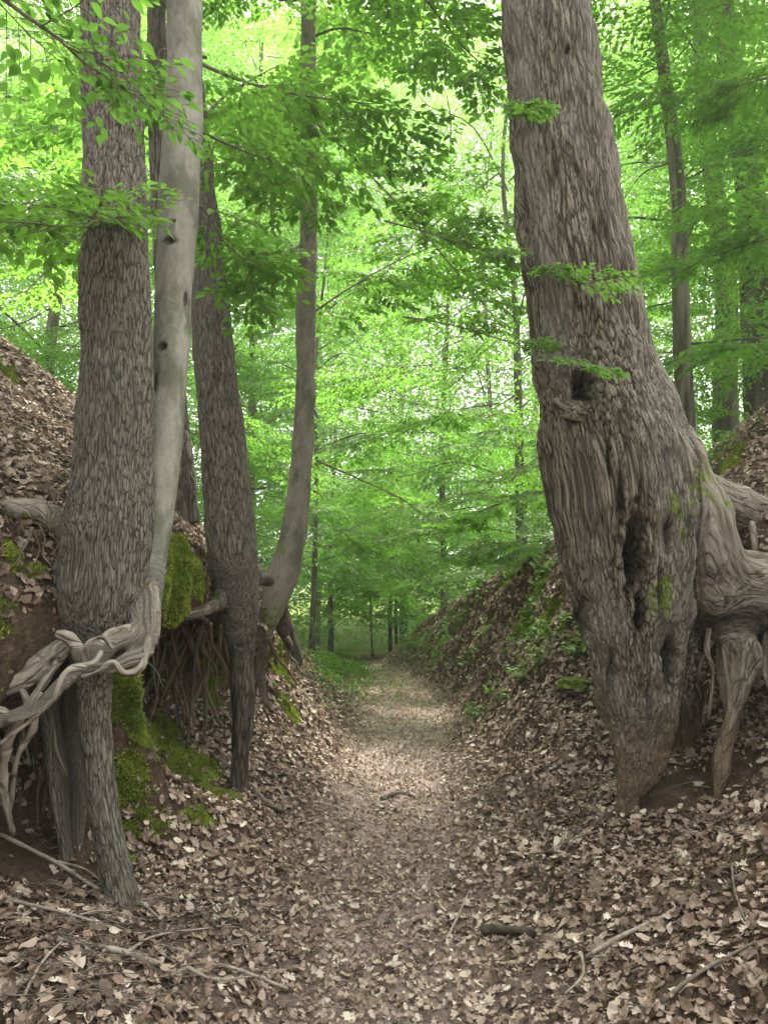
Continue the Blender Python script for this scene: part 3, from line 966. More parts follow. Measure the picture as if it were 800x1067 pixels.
# --- middle left: trunk on the undercut moss bank
t3 = empty('forest_tree', P(250, 812, 4.85), 'dull brown trunk above the mossy undercut, its single stilt root reaching the path', 'tree')
body(t3, [
    ('trunk', px([(160, -420, 6.2, 13), (176, -150, 5.6, 14), (191, 30, 5.3, 15), (205, 170, 5.15, 17), (217, 290, 5.05, 20), (227, 400, 4.98, 22), (236, 500, 4.92, 25), (243, 580, 4.88, 26), (247, 630, 4.86, 22), (251, 670, 4.85, 15)]), 'brown', M_OAK2, None),
    ('root', px([(250, 650, 4.85, 17), (253, 700, 4.85, 13), (253, 750, 4.85, 11), (250, 800, 4.83, 10), (248, 850, 4.8, 11)]), 'brown', M_DARK, 'straight dark stilt root under the trunk'),
    ('root', px([(243, 604, 4.84, 16), (230, 626, 4.76, 10), (206, 639, 4.66, 8), (180, 640, 4.6, 7), (158, 648, 4.55, 6)]), 'root', M_ROOT, 'pale arching root along the lip of the undercut'),
    ('root', px([(250, 600, 4.95, 18), (268, 600, 5.4, 10), (280, 605, 5.8, 7)]), 'brown', M_OAK2, None),
], 0.0095, moss=[P(212, 560, 4.75) + (.16,), P(222, 610, 4.7) + (.14,), P(245, 690, 4.75) + (.1,)], dirtlow=(.0, .5), lumps=0.02)

# --- slender curved tree beyond
t4 = empty('curved_tree', P(275, 700, 6.3), 'slender mottled trunk curving up from the left bank like a bow', 'tree')
body(t4, [
    ('trunk', px([(330, -400, 7.6, 8), (326, -150, 7.0, 9), (322, 0, 6.7, 9), (321, 120, 6.55, 10), (322, 220, 6.5, 10), (320, 300, 6.45, 10.5), (318, 400, 6.4, 11), (314, 480, 6.35, 12), (307, 550, 6.3, 14), (294, 600, 6.25, 16.5), (280, 632, 6.2, 17), (272, 660, 6.2, 12)]), 'beech', M_BROWN, None),
    ('root', px([(275, 645, 6.2, 13), (269, 690, 6.2, 8), (273, 730, 6.15, 7), (282, 765, 6.1, 7)]), 'root', M_DARK, None),
    ('root', px([(285, 625, 6.3, 14), (300, 660, 6.5, 8), (312, 690, 6.5, 6)]), 'root', M_DARK, None),
], 0.011, moss=[P(318, 440, 6.2) + (.18,), P(300, 570, 6.1) + (.16,), P(280, 640, 6.1) + (.2,)], lumps=0.02)

# --- dark trunk hidden behind the beech
t5 = empty('dark_tree', P(190, 500, 5.9), 'dark narrow trunk glimpsed just behind the pale leaning trunk', 'tree')
sweep('trunk', px([(160, -400, 7, 9), (163, -100, 6.3, 10), (165, 100, 6.1, 11), (172, 280, 6.0, 11), (183, 420, 5.95, 12), (190, 490, 5.9, 13), (192, 545, 5.9, 15)]), 'oak', M_OAK2, t5, n=48, per=60)

# hanging rootlets in the undercuts
def rootlets(parent, u0, u1, v0, v1, Y0, Y1, n, seed, rr=(.8, 2.6)):
    r = random.Random(seed)
    for k in range(n):
        u = r.uniform(u0, u1); Y = r.uniform(Y0, Y1)
        vv = v0 + r.uniform(-8, 8); ve = v0 + (v1 - v0) * r.uniform(.45, 1)
        s = r.uniform(-45, 45)
        pts = []
        for i in range(5):
            t = i / 4
            pts.append((u + s * t + r.uniform(-5, 5), vv + (ve - vv) * t, Y - .05 * t, r.uniform(*rr) * (1 - .7 * t)))
        sweep('rootlet', px(pts), 'root', random.choice([M_SOILROOT, M_SOILROOT, M_DARK, M_BROWN]), parent, n=7, per=5)


rootlets(t3, 155, 245, 652, 790, 4.9, 5.25, 26, 3, (.7, 4.5))
rootlets(t1, -10, 70, 700, 880, 3.4, 3.75, 26, 5, (.8, 5))
rootlets(t3, 125, 175, 655, 740, 4.3, 4.7, 8, 9, (.6, 2))
rootlets(oak, 700, 800, 640, 760, 4.75, 5.1, 14, 10, (.6, 3))
rootlets(t1, -10, 60, 550, 650, 3.36, 3.5, 9, 12, (.6, 2))
rootlets(t4, 268, 300, 660, 740, 6.3, 6.45, 5, 8, (1.5, 3))

# ================================================================== WOODS BEYOND
# (u, Y, height, first limb height, reach, limbs, trunk radius, lean x, kind, label)
def tree(u, Y, H, z0, reach, nl, r0, lean, mat, bark, label, name='beech_tree', cat='tree', coarse=False, per=15, leafmat=None, seed=None, group=None, v=None):
    x = P(u, 600, Y)[0]
    z = gz(x, Y)
    o = empty(name, (x, Y, z - .03), label, cat, group)
    tree_mesh_parts(o, seed or abs(int(u * 7 + Y * 13)), H, z0, reach, nl, r0, bark, mat, coarse, per, (lean, 0), leafmat or M_LEAF)
    return o


tree(722, 9.0, 13, 1.6, 2.6, 28, .125, -.022, M_BROWN, 'brown', 'straight grey-green trunk rising just right of the leaning oak', name='beech_tree')
tree(766, 13.5, 17, 3.0, 3.4, 30, .26, -.012, M_OAK2, 'ridged', 'hazy grey trunk behind the right bank, second from the right edge', name='forest_tree')
tree(800, 11.5, 17, 3.6, 3.2, 26, .30, -.008, M_OAK2, 'ridged', 'broad pale grey trunk at the right edge behind the leafy bank', name='forest_tree')
tree(463, 17, 14, .6, 3.2, 38, .085, .0, M_BROWN, 'brown', 'thin trunk rising behind the crest of the far right bank', name='forest_tree')
tree(510, 22, 19, 1.5, 4.4, 50, .10, .0, M_BROWN, 'brown', 'distant trunk seen through leaves left of the leaning oak', name='forest_tree')
tree(406, 22, 11, 2.0, 2.8, 28, .06, .01, M_DARK, 'brown', 'thin dark upright sapling at the far end of the path', name='sapling', cat='sapling')
tree(413, 23, 11, 1.8, 2.8, 26, .05, .0, M_DARK, 'brown', 'thinner sapling just right of the dark sapling at the path end', name='sapling', cat='sapling')
tree(388, 25, 9, 1.6, 2.6, 24, .045, -.02, M_BROWN, 'brown', 'pole-thin sapling standing over the bright end of the path', name='sapling', cat='sapling')
tree(326, 13.5, 11, 1.9, 2.8, 28, .055, .005, M_BROWN, 'brown', 'thin sapling right of the foot of the bow-shaped trunk', name='sapling', cat='sapling')
tree(345, 21, 13, 1.0, 3.4, 34, .08, .0, M_BROWN, 'brown', 'slim understory tree left of the path end', name='sapling', cat='sapling')
tree(40, 14, 15, 1.6, 3.6, 30, .16, .0, M_BROWN, 'brown', 'faint trunk left of the ridged tree above the leafy hill', name='forest_tree')
tree(-90, 12, 14, 1.0, 3.6, 30, .15, .02, M_BROWN, 'brown', 'leafy tree whose boughs enter at the left edge', name='forest_tree')
tree(260, 16, 15, .8, 3.8, 34, .13, .0, M_BROWN, 'brown', 'bushy tree filling the gap between the brown trunk and the curved trunk', name='beech_tree')
tree(180, 19, 17, .8, 4.0, 36, .16, .0, M_BROWN, 'brown', 'leafy tree behind the pale leaning trunk', name='beech_tree')
tree(545, 14, 12, .6, 3.3, 32, .11, -.02, M_BROWN, 'brown', 'bright low-branched tree on the right bank behind the oak', name='beech_tree')
tree(640, 18, 17, 1.0, 4.2, 38, .16, .0, M_BROWN, 'brown', 'leafy tree hidden behind the leaning oak trunk', name='beech_tree')
tree(860, 10, 14, 1.0, 3.4, 30, .15, -.01, M_BROWN, 'brown', 'leafy tree whose boughs enter at the right edge', name='beech_tree')
tree(420, 33, 26, 1.5, 5.5, 44, .2, .0, M_BROWN, 'brown', 'tall pale tree closing the view above the path', name='forest_tree', leafmat=M_LEAF_FAR, coarse=True)
tree(330, 30, 27, 1.0, 5.5, 44, .2, .0, M_BROWN, 'brown', 'tall pale tree behind the curved trunk', name='forest_tree', leafmat=M_LEAF_FAR, coarse=True)
tree(560, 31, 28, 1.0, 5.5, 44, .2, .0, M_BROWN, 'brown', 'tall pale tree behind the right bank beside the oak', name='forest_tree', leafmat=M_LEAF_FAR, coarse=True)
tree(120, 28, 28, 1.0, 5.8, 44, .2, .0, M_BROWN, 'brown', 'tall pale tree behind the ridged trunk', name='forest_tree', leafmat=M_LEAF_FAR, coarse=True)
tree(720, 28, 28, 1.0, 5.8, 44, .2, .0, M_BROWN, 'brown', 'tall pale tree behind the grey-green trunk on the right', name='forest_tree', leafmat=M_LEAF_FAR, coarse=True)

# the far wood, one mass
nfar = 480000
u = rng.uniform(-1.1, 1.1, nfar)
Yf = rng.uniform(34, 70, nfar)
xf = u * Yf * .75
zf = rng.uniform(-2, 1, nfar) + rng.random(nfar) ** .9 * (4 + Yf * .76)
pf = np.stack([xf, Yf, zf], 1)
cl = fbm(pf * np.array([.28, .28, .5]), 3)
keep = cl > rng.uniform(-.45, .05, nfar) - 0.05 * sstep(8, 30, zf)
pf = pf[keep]
df = rng.normal(size=pf.shape); df[:, 2] *= .35
nf = rng.normal(0, .45, size=pf.shape); nf[:, 2] += 1
sf = rng.uniform(.22, .42, len(pf)) * (pf[:, 1] / 50)
fw = leaves_obj('far_wood', (pf, df, nf, sf), leaf_far(), M_LEAF_FAR, None, 5, .15)
tag(fw, kind='stuff')

# brush and young growth under the trees beyond the gully
nu = 90000
Yu = rng.uniform(15, 48, nu)
xu = rng.uniform(-1, 1, nu) * Yu * .8
hu = 3.4 * rng.random(nu) ** 1.6
zb = np.interp(Yu, [12, 16, 24, 45, 60], [0, -.3, -.9, -2, -2]) + np.interp(np.abs(xu + .4), [0, 1, 7, 14], [0, .4, 1.2, 1.4]) * (Yu < 30)
pu = np.stack([xu, Yu, zb + hu], 1)
cu = fbm(pu * np.array([.5, .5, .6]) + 70, 2)
kp = (cu > rng.uniform(-.35, .2, nu)) & ((np.abs(xu + .5) > .7 + .01 * Yu) | (Yu > 26))
pu = pu[kp]
du = rng.normal(size=pu.shape); du[:, 2] *= .3
nv_ = rng.normal(0, .35, size=pu.shape); nv_[:, 2] += 1
tag(leaves_obj('undergrowth', (pu, du, nv_, rng.uniform(.10, .19, len(pu))), leaf_far(), M_LEAF_FAR, None, 6, .5), kind='stuff')

# crowns of the big trees, above the picture, added to shade the foreground
def high_crown(root, base, seed, z0, H, reach, nl):
    LP, LD, LN, LS, limbs = crown(seed, H, z0, reach, nl, .15, True, 12)
    o0 = np.array([base[0], base[1], 0]) - np.array(root.location)
    leaves_obj('crown', (LP + o0, LD, LN, LS), leaf_far(), M_LEAF, root, seed)
    for pts, rr in limbs:
        c = np.array([(*q_, rr * 1.6 * (1 - .25 * i)) for i, q_ in enumerate(pts)])
        c[:, :3] += [base[0], base[1], 0]
        sweep('limb', [tuple(x) for x in c], 'brown', M_BROWN, root, n=8, per=4)


high_crown(oak, P(560, -520, 6.0), 901, 7.8, 12, 3.2, 9)
high_crown(t1, P(112, -480, 4.2), 902, 7.4, 11, 2.8, 8)
high_crown(t3, P(160, -420, 6.2), 904, 8.6, 12, 2.6, 7)

# ================================================================== NEAR BOUGHS
def bough(parent, start, end, seed, nsp=8, scale=.7, sag=.12, leafmat=M_LEAF, name='bough', rad=.012, leafs=1.0, label=None, fork=4, density=1.0):
    """a leafy bough as twig + leaves (sub-part) with fully shaped leaves"""
    r = np.random.default_rng(seed)
    a, b_ = np.array(start), np.array(end)
    L = np.linalg.norm(b_ - a)
    side = np.cross((b_ - a) / L, [0, 0, 1.0])
    pts = [a]
    for t in (.25, .5, .75, 1):
        pts.append(a + (b_ - a) * t + side * r.uniform(-.07, .07) * L + np.array([0, 0, -sag * L * t * t + sag * L * t * .8]))
    c = spline(np.array(pts), 8)
    Vs, Qs, Ts = [], [], []
    off = 0

    def add(poly, r0, r1, n=6, per=4):
        nonlocal off
        cc = spline(np.array(poly), per)
        V, Q, T = tube(cc, np.linspace(r0, r1, len(cc)), n)
        Vs.append(V); Qs.append(Q + off); Ts.append(T + off)
        off += len(V)
    add(pts, rad, rad * .25, 8, 8)
    LP, LD, LN, LS = [], [], [], []
    for m in range(nsp):
        tt = .12 + .88 * (m + r.uniform(0, .6)) / nsp
        i = min(int(tt * (len(c) - 1)), len(c) - 2)
        tang = c[i + 1] - c[i]
        a0 = math.atan2(tang[1], tang[0]) + (1 if m % 2 else -1) * R(r.uniform(20, 65)) * (0 if m == nsp - 1 else 1)
        P_, D_, S_, TW = SPR[r.integers(len(SPR))]
        tilt, roll = r.uniform(-.4, .1), r.uniform(-.3, .3)
        X = np.array([math.cos(a0) * math.cos(tilt), math.sin(a0) * math.cos(tilt), math.sin(tilt)])
        Yv = np.array([-math.sin(a0) * math.cos(roll), math.cos(a0) * math.cos(roll), math.sin(roll)])
        Z = np.cross(X, Yv)
        M = np.stack([X, Yv, Z], 1)
        sc = scale * r.uniform(.65, 1.2)
        kp = r.random(len(P_)) < density
        LP.append(c[i] + (P_[kp] @ M.T) * sc)
        LD.append(D_[kp] @ M.T + r.normal(0, .15, (kp.sum(), 3)))
        LN.append(np.tile(Z, (kp.sum(), 1)) + r.normal(0, .3, (kp.sum(), 3)))
        LS.append(S_[kp] * leafs * (.45 + .6 * sc) * r.uniform(.75, 1.15, kp.sum()))
        for k, tw in enumerate(TW):
            add([tuple(c[i] + (np.array(q_) @ M.T) * sc) for q_ in tw], .0035 if k == 0 else .0018, .001, 4, 3)
    off0 = np.array(parent.location) if parent is not None else np.zeros(3)
    tw = mesh(name, np.vstack(Vs) - off0, [np.vstack(Qs), np.vstack(Ts)], M_TWIG, parent)
    lf = leaves_obj('leaves', (np.concatenate(LP) - off0, np.concatenate(LD), np.concatenate(LN), np.concatenate(LS)), leaf_near(), leafmat, tw, seed, 2.0)
    if label:
        tw['label'] = label
    return tw


def free_bough(label, start, end, seed, **kw):
    o = empty('leafy_bough', start, label, 'branch', 'boughs hanging over the path')
    bough(o, start, end, seed, name='twig', **kw)


# boughs of the standing trees (parts of them)
bough(be, P(190, 230, 3.7), P(40, 235, 2.7), 1, nsp=7, scale=.55, rad=.008, leafs=.9, density=.6, label='leafy bough crossing in front of the ridged trunk')
bough(be, P(195, 130, 3.8), P(330, 190, 4.6), 2, nsp=9, scale=.6, rad=.01, density=.7)
bough(be, P(195, 60, 3.9), P(420, 130, 5.2), 3, nsp=10, scale=.65, rad=.012, density=.75)
bough(be, P(190, 200, 3.7), P(270, 300, 4.2), 4, nsp=7, scale=.5, rad=.008, density=.6)
bough(t4, P(321, 120, 6.5), P(520, 330, 5.6), 5, nsp=12, scale=.7, rad=.014, label='long bough sweeping down across the path')
bough(t4, P(320, 330, 6.4), P(455, 250, 7.4), 6, nsp=9, scale=.7, rad=.012)
bough(t4, P(330, 480, 6.4), P(470, 560, 8.0), 7, nsp=4, scale=.6, rad=.009, density=.5)
bough(t4, P(320, 250, 6.5), P(230, 330, 5.8), 8, nsp=8, scale=.6, rad=.01)
bough(t4, P(322, 40, 6.7), P(470, 30, 6.2), 9, nsp=10, scale=.8, rad=.012)
bough(t4, P(322, 0, 6.7), P(210, -10, 5.8), 10, nsp=9, scale=.7, rad=.012)
bough(t3, P(215, 120, 5.2), P(300, 60, 6.2), 11, nsp=8, scale=.7, rad=.012)
bough(t3, P(215, 60, 5.3), P(90, 60, 6.5), 12, nsp=10, scale=.8, rad=.012)
bough(t5, P(165, 100, 6.1), P(20, 160, 6.8), 13, nsp=11, scale=.8, rad=.014)
bough(t5, P(168, 200, 6.1), P(10, 300, 7.5), 14, nsp=10, scale=.75, rad=.012)
# boughs from trees outside the picture
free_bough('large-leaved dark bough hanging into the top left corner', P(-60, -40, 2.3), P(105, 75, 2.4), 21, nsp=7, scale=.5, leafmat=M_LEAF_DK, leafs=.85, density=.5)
free_bough('leafy bough entering the left edge below the corner bough', P(-90, 210, 3.0), P(60, 215, 3.2), 22, nsp=7, scale=.5, density=.6)
free_bough('bough tip with bright leaves crossing the left face of the leaning oak', P(420, 330, 4.6), P(620, 385, 3.9), 23, nsp=6, scale=.36, rad=.006, leafs=.8, density=.8)
free_bough('small leaf spray against the upper left edge of the leaning oak', P(470, 80, 4.8), P(560, 135, 4.2), 24, nsp=3, scale=.3, rad=.004, leafs=.9)
free_bough('bough level with the oak knot hole reaching from the middle of the view', P(400, 230, 5.2), P(610, 300, 4.1), 25, nsp=8, scale=.42, rad=.007, leafs=.85)
free_bough('high bough across the top centre of the view', P(380, -60, 4.8), P(540, 90, 5.6), 26, nsp=10, scale=.6)
free_bough('bough entering the right edge at mid height', P(860, 230, 7.0), P(690, 290, 7.4), 27, nsp=10, scale=.7)
free_bough('bough entering the top right corner', P(870, 60, 6.0), P(680, 110, 6.8), 28, nsp=11, scale=.75)
free_bough('lower right bough just above the leafy bank', P(880, 360, 8.0), P(690, 370, 8.2), 29, nsp=10, scale=.7)
free_bough('drooping bough high between the curved trunk and the oak', P(520, 180, 8.5), P(380, 300, 7.5), 30, nsp=12, scale=.8)
free_bough('low bough reaching over the crest of the right bank', P(600, 500, 7.8), P(440, 560, 8.6), 31, nsp=11, scale=.7)
free_bough('bough behind the curved trunk above the path end', P(520, 420, 9.5), P(350, 470, 10.5), 32, nsp=12, scale=.9)

for k_, (a_, b_, Y_a, Y_b, lab_) in enumerate([
        ((620, 560), (500, 575), 7.6, 8.4, 'bright low bough veiling the crest of the right bank'),
        ((600, 470), (490, 520), 8.5, 9.0, 'fine-leaved bough in the gap left of the oak'),
        ((560, 600), (450, 600), 9.6, 10.6, 'lowest bough hanging over the far right bank'),
        ((330, 540), (400, 590), 11.5, 12.0, 'bright bough low over the far path on the left'),
        ((420, 420), (540, 450), 9.5, 8.2, 'bough in mid view level with the knot hole'),
        ((240, 420), (300, 500), 8.5, 9.0, 'bough filling the gap between the brown and curved trunks'),
        ((345, 560), (440, 520), 10.0, 11.0, 'bright bough just right of the curved trunk'),
        ((450, 380), (340, 400), 8.0, 8.6, 'bough in mid view right of the curved trunk'),
        ((240, -30), (350, 40), 8.5, 9.0, 'high bough across the sky gap left of the curved trunk top'),
        ((460, 10), (350, 60), 9.5, 9.0, 'high bough across the sky gap right of the curved trunk top'),
        ((500, 240), (420, 330), 10.0, 10.5, 'airy bough in the upper middle of the view beyond the path'),
        ((350, 300), (430, 400), 11.0, 11.5, 'airy bough right of the curved trunk at half its height'),
        ((540, 330), (460, 420), 10.0, 10.5, 'airy bough left of the knot hole beyond the path')]):
    free_bough(lab_, P(*a_, Y_a), P(*b_, Y_b), 60 + k_, nsp=12, scale=.75, rad=.006, leafs=.8)

# ================================================================== UNDERGROWTH
def herb(pos, seed, n=7, h=.22, leaf=.07, label='', group=None):
    r = np.random.default_rng(seed)
    o = empty('woodland_plant', pos, label, 'plant', group)
    LP, LD, LN, LS = [], [], [], []
    Vs, Qs, Ts, off = [], [], [], 0
    for k in range(n):
        az = r.uniform(0, 6.28)
        e = np.array([math.cos(az) * h * r.uniform(.3, .9), math.sin(az) * h * r.uniform(.3, .9), h * r.uniform(.5, 1.1)])
        cc = spline(np.array([(0, 0, -.02), e * np.array([.35, .35, .65]), e]), 4)
        V, Q, T = tube(cc, np.linspace(.0025, .001, len(cc)), 4)
        Vs.append(V); Qs.append(Q + off); Ts.append(T + off); off += len(V)
        for m in range(6):
            i = min(len(cc) - 1, 3 + m)
            a2 = az + (m - 2.5) * .8
            LP.append(cc[i]); LD.append((math.cos(a2), math.sin(a2), r.uniform(-.2, .25)))
            LN.append((r.normal(0, .25), r.normal(0, .25), 1)); LS.append(leaf * r.uniform(.6, 1.2))
    mesh('stem', np.vstack(Vs), [np.vstack(Qs), np.vstack(Ts)], M_HERB, o, {'rnd': np.full(off, .3)})
    leaves_obj('leaves', tuple(np.array(x) for x in (LP, LD, LN, LS)), leaf_near(), M_HERB, o, seed)
    return o


hp = [(590, 655, 6.4, 'leafy herb directly left of the oak foot on the right bank'), (575, 672, 6.6, 'bright herb tuft below the mossy ledge of the right bank'),
      (560, 700, 6.9, 'pale green herb trailing down the middle of the right bank'), (540, 715, 7.3, 'low herb near the foot of the right bank'),
      (520, 735, 7.6, 'small herb beside the litter at the foot of the right bank'), (495, 755, 7.8, 'lowest yellow-green herb near the right path edge'),
      (550, 655, 7.6, 'herb clump higher on the right bank'), (480, 655, 10.5, 'dark leafy clump halfway up the far right bank'),
      (430, 680, 12.5, 'green herb where the far right bank meets the path'), (600, 690, 6.0, 'herb on the mossy stone beside the oak'),
      (510, 600, 9.0, 'herb tuft on the crest of the right bank'), (545, 585, 8.5, 'taller herb tuft on the bank crest nearer the oak'),
      (215, 520, 5.3, 'light green sprig beside the brown trunk'), (352, 690, 12.5, 'herb patch at the left of the far path'), (372, 700, 12.0, 'herb patch in the bend of the path')]
for k, (u, v, Y, lab) in enumerate(hp):
    p = np.array(P(u, v, Y))
    o_ = Vector((0, 0, CAMZ))
    d_ = (Vector(p) - o_).normalized()
    hit = bvh.ray_cast(o_, d_)
    pos = hit[0] if hit[0] is not None and hit[0].y < 20 else Vector((p[0], p[1], gz(p[0], p[1])))
    s = 1 + .12 * max(0, Y - 8)
    herb(tuple(pos), 300 + k, n=9, h=.2 * s, leaf=.06 * s, label=lab)


def surf(n, dens, seed):
    """random points on the ground surface weighted by area * dens(vertex)"""
    r = np.random.default_rng(seed)
    A = np.linalg.norm(np.cross(GV[_tri[:, 1]] - GV[_tri[:, 0]], GV[_tri[:, 2]] - GV[_tri[:, 0]]), axis=1) * .5
    wt = A * dens[_tri].mean(1)
    idx = np.searchsorted(np.cumsum(wt) / wt.sum(), r.random(n))
    b1, b2 = r.random(n), r.random(n)
    fl = b1 + b2 > 1
    b1[fl], b2[fl] = 1 - b1[fl], 1 - b2[fl]
    t = _tri[idx]
    p = GV[t[:, 0]] * (1 - b1 - b2)[:, None] + GV[t[:, 1]] * b1[:, None] + GV[t[:, 2]] * b2[:, None]
    nn = GN[t[:, 0]]
    return p, nn, t[:, 0]


# --- fallen leaves
def litter_leaf(kind, seed):
    r = np.random.default_rng(seed)
    if kind == 'oak':
        out = [(0, .02), (.12, .10), (.22, .24), (.30, .13), (.42, .32), (.52, .16), (.66, .30), (.74, .13), (.88, .17), (1.0, 0)]
    elif kind == 'maple':
        out = [(0, .02), (.05, .30), (.22, .22), (.28, .52), (.45, .24), (.68, .34), (.66, .15), (1.0, 0)]
    else:
        out = [(0, .01), (.15, .17), (.38, .27), (.62, .23), (.85, .10), (1.0, 0)]
    V = [(x, 0, 0) for x, _ in out]
    k = len(out)
    V += [(x + r.uniform(-.02, .02), y * r.uniform(.85, 1.15), 0) for x, y in out[1:-1]] + [(x + r.uniform(-.02, .02), -y * r.uniform(.85, 1.15), 0) for x, y in out[1:-1]]
    V = np.array(V)
    T = []
    for s, o in ((1, k), (-1, 2 * k - 2)):
        tr = [(0, 1, o)] + sum([[(i, i + 1, o + i), (i, o + i, o + i - 1)] for i in range(1, k - 2)], []) + [(k - 2, k - 1, o + k - 3)]
        T += tr if s > 0 else [t[::-1] for t in tr]
    V[:, 0] -= .5
    a, b_, c_ = r.uniform(-.5, .9), r.uniform(-1.6, 1.8), r.uniform(-.5, .5)
    V[:, 2] = a * V[:, 0] ** 2 + b_ * V[:, 1] ** 2 + c_ * V[:, 0] * V[:, 1] + .05 * np.sin(V[:, 0] * 9 + seed)
    return V, np.array(T)


tm = [litter_leaf(k, i) for i, k in enumerate(['oak', 'beech', 'beech', 'oak', 'maple', 'beech', 'oak', 'beech'])]
yv = GV[:, 1]
near = (yv > 1.6) & (yv < 22) & (np.abs(GV[:, 0]) < yv * .75 + 1.2)
dens = near * np.where(yv < 6, 1.0, np.where(yv < 10, .7, .33))
dens = dens * (1 - .99 * sstep(.3 + .2 * (yv > 6), .8 + .2 * (yv > 6), 1 - GN[:, 2])) * (1 - .97 * sstep(.15, .6, gmoss))
dens *= 1 - .97 * np.clip(onpath * 1.35, 0, 1) * sstep(2.8, 6.0, yv) * (yv < 16) * (.8 + .4 * (fm > -.1)).clip(0, 1)
dens *= (0.95 + .6 * fbm(GV * 1.7 + 8, 2)).clip(.5, 2)
# bare dirt under the two undercuts
for c_, rr in ((P(60, 850, 3.4), .45), (P(715, 830, 4.5), .35), (P(760, 790, 4.5), .3), (P(690, 840, 4.4), .2)):
    d_ = np.sqrt(((GV - np.array(c_)) ** 2).sum(1))
    dens *= .12 + .88 * sstep(.6 * rr, rr, d_)
NL = 250000
p, nn, vi = surf(NL, dens, 11)
r = np.random.default_rng(12)
which = r.integers(0, len(tm), NL)
Vs, Fs, As, off = [], [], [], 0
size = (.024 + .055 * r.random(NL) ** 1.6) * np.where(p[:, 1] > 9, 1.15, 1.0)
size *= 1 - .4 * onpath[vi]
tilt = r.normal(0, .33, (NL, 3))
nrm = nn + tilt
dirv = r.normal(size=(NL, 3))
dirv -= nrm * ((dirv * nrm).sum(1) / (nrm ** 2).sum(1))[:, None]
pos = p + nn * (r.random(NL) ** 1.5 * .028 + .004)[:, None]
tone = np.clip(.47 + .22 * fbm(p * 1.3 + 40, 2) + r.normal(0, .27, NL) + .10 * onpath[vi] + .08 * (p[:, 1] > 6) * (p[:, 1] < 13) * (np.abs(p[:, 0]) < 1.6), 0, 1)  # litter toned paler along the mid path to imitate sunlight there
for k in range(len(tm)):
    m = which == k
    V, F = stamp(tm[k], pos[m], basis(dirv[m], nrm[m]), size[m])
    Vs.append(V); Fs.append(F + off); As.append(np.repeat(tone[m], len(tm[k][0])))
    off += len(V)
lit = mesh('leaf_litter', np.vstack(Vs), np.vstack(Fs), M_LITTER, attrs={'rnd': np.concatenate(As)}, smooth=False)
tag(lit, kind='stuff')

# crushed leaf fragments trodden into the path
fd = near * onpath * (yv < 14)
p, nn, vi = surf(20000, fd, 41)
r = np.random.default_rng(42)
tv = np.array([(-.5, -.2, 0), (.1, -.4, .1), (.5, .05, 0), (.05, .35, .12)])
tf = np.array([(0, 1, 2), (0, 2, 3)])
nv = nn + r.normal(0, .3, p.shape)
V, F = stamp((tv, tf), p + nn * r.uniform(.002, .012, len(p))[:, None], basis(r.normal(size=p.shape), nv), r.uniform(.012, .042, len(p)))
tag(mesh('leaf_fragments', V, F, M_LITTER, attrs={'rnd': np.repeat(np.clip(r.normal(.68, .2, len(p)) + .2 * sstep(5, 8, p[:, 1]), 0, 1), 4)}, smooth=False), kind='stuff')  # paler tone farther on stands for sunlight on that stretch of path

# --- moss cushions: short upright shoots
md = gmoss * near * (yv < 9) * sstep(.2, .8, gmoss + .5 * fbm(GV * 16, 3))
p, nn, vi = surf(110000, md, 21)
r = np.random.default_rng(22)
d_ = nn + r.normal(0, .45, p.shape)
d_[:, 2] -= .1
side = r.normal(size=p.shape)
tv = np.array([(0, .22, 0), (0, -.22, 0), (.6, -.18, .05), (1, 0, 0), (.6, .2, -.05)])
tf = np.array([(0, 1, 2), (0, 2, 4), (4, 2, 3)])
V, F = stamp((tv, tf), p, basis(d_, side), r.uniform(.008, .022, len(p)))
rn = np.clip(.5 + .6 * fbm(p * 7, 2) + r.normal(0, .15, len(p)), 0, 1)
mo = mesh('moss', V, F, M_MOSS, attrs={'rnd': np.repeat(rn, 5)}, smooth=False)
tag(mo, kind='stuff')

# --- low green cover along the far path and on the right bank
gd = near * (np.exp(-((yv - 13) / 2.5) ** 2) * np.exp(-((st - 9.2) / 1.2) ** 2) * 1.0 + .2 * np.exp(-((yv - 12.5) / 2.5) ** 2) * np.exp(-((st - 13.5) / .8) ** 2)
             + .34 * sstep(.1, .45, fbm(GV * 1.6 + 60, 2)) * (yv > 6) * (st > 13.5) * (st < 18))
p, nn, vi = surf(6500, gd + 1e-9, 31)
r = np.random.default_rng(32)
dv = r.normal(size=p.shape); dv[:, 2] = abs(dv[:, 2]) * .5
nv = r.normal(0, .4, p.shape); nv[:, 2] += 1
gcv = leaves_obj('ground_cover', (p + nn * r.uniform(.02, .12, len(p))[:, None], dv, nv, r.uniform(.04, .09, len(p))), leaf_mid(), M_HERB, None, 33, 2)
tag(gcv, kind='stuff')

# ================================================================== STICKS, STONES
def on_ground(u, v, lift=.01):
    p = Vector(P(u, v, 5.0))
    o_ = Vector((0, 0, CAMZ))
    hit = bvh.ray_cast(o_, (p - o_).normalized())
    q = hit[0] + hit[1] * lift
    return tuple(q)


def stick(name, uv, r0, r1, label, cat, mat=M_STICK, forks=(), group=None, lift=.02, n=9):
    pts = [on_ground(u, v, lift + .012 * (k % 2)) for k, (u, v) in enumerate(uv)]
    K = len(pts)
    o = sweep(name, [(*q, r0 + (r1 - r0) * k / (K - 1)) for k, q in enumerate(pts)], 'root', mat, None, n=n, per=6, lump=.3)
    tag(o, label, cat, group)
    for fk in forks:
        fp = [on_ground(u, v, lift + .02) for u, v in fk]
        sweep('twig', [(*q, r1 * 1.2 * (1 - .6 * k / (len(fp) - 1))) for k, q in enumerate(fp)], 'root', mat, o, n=6, per=5)
    return o


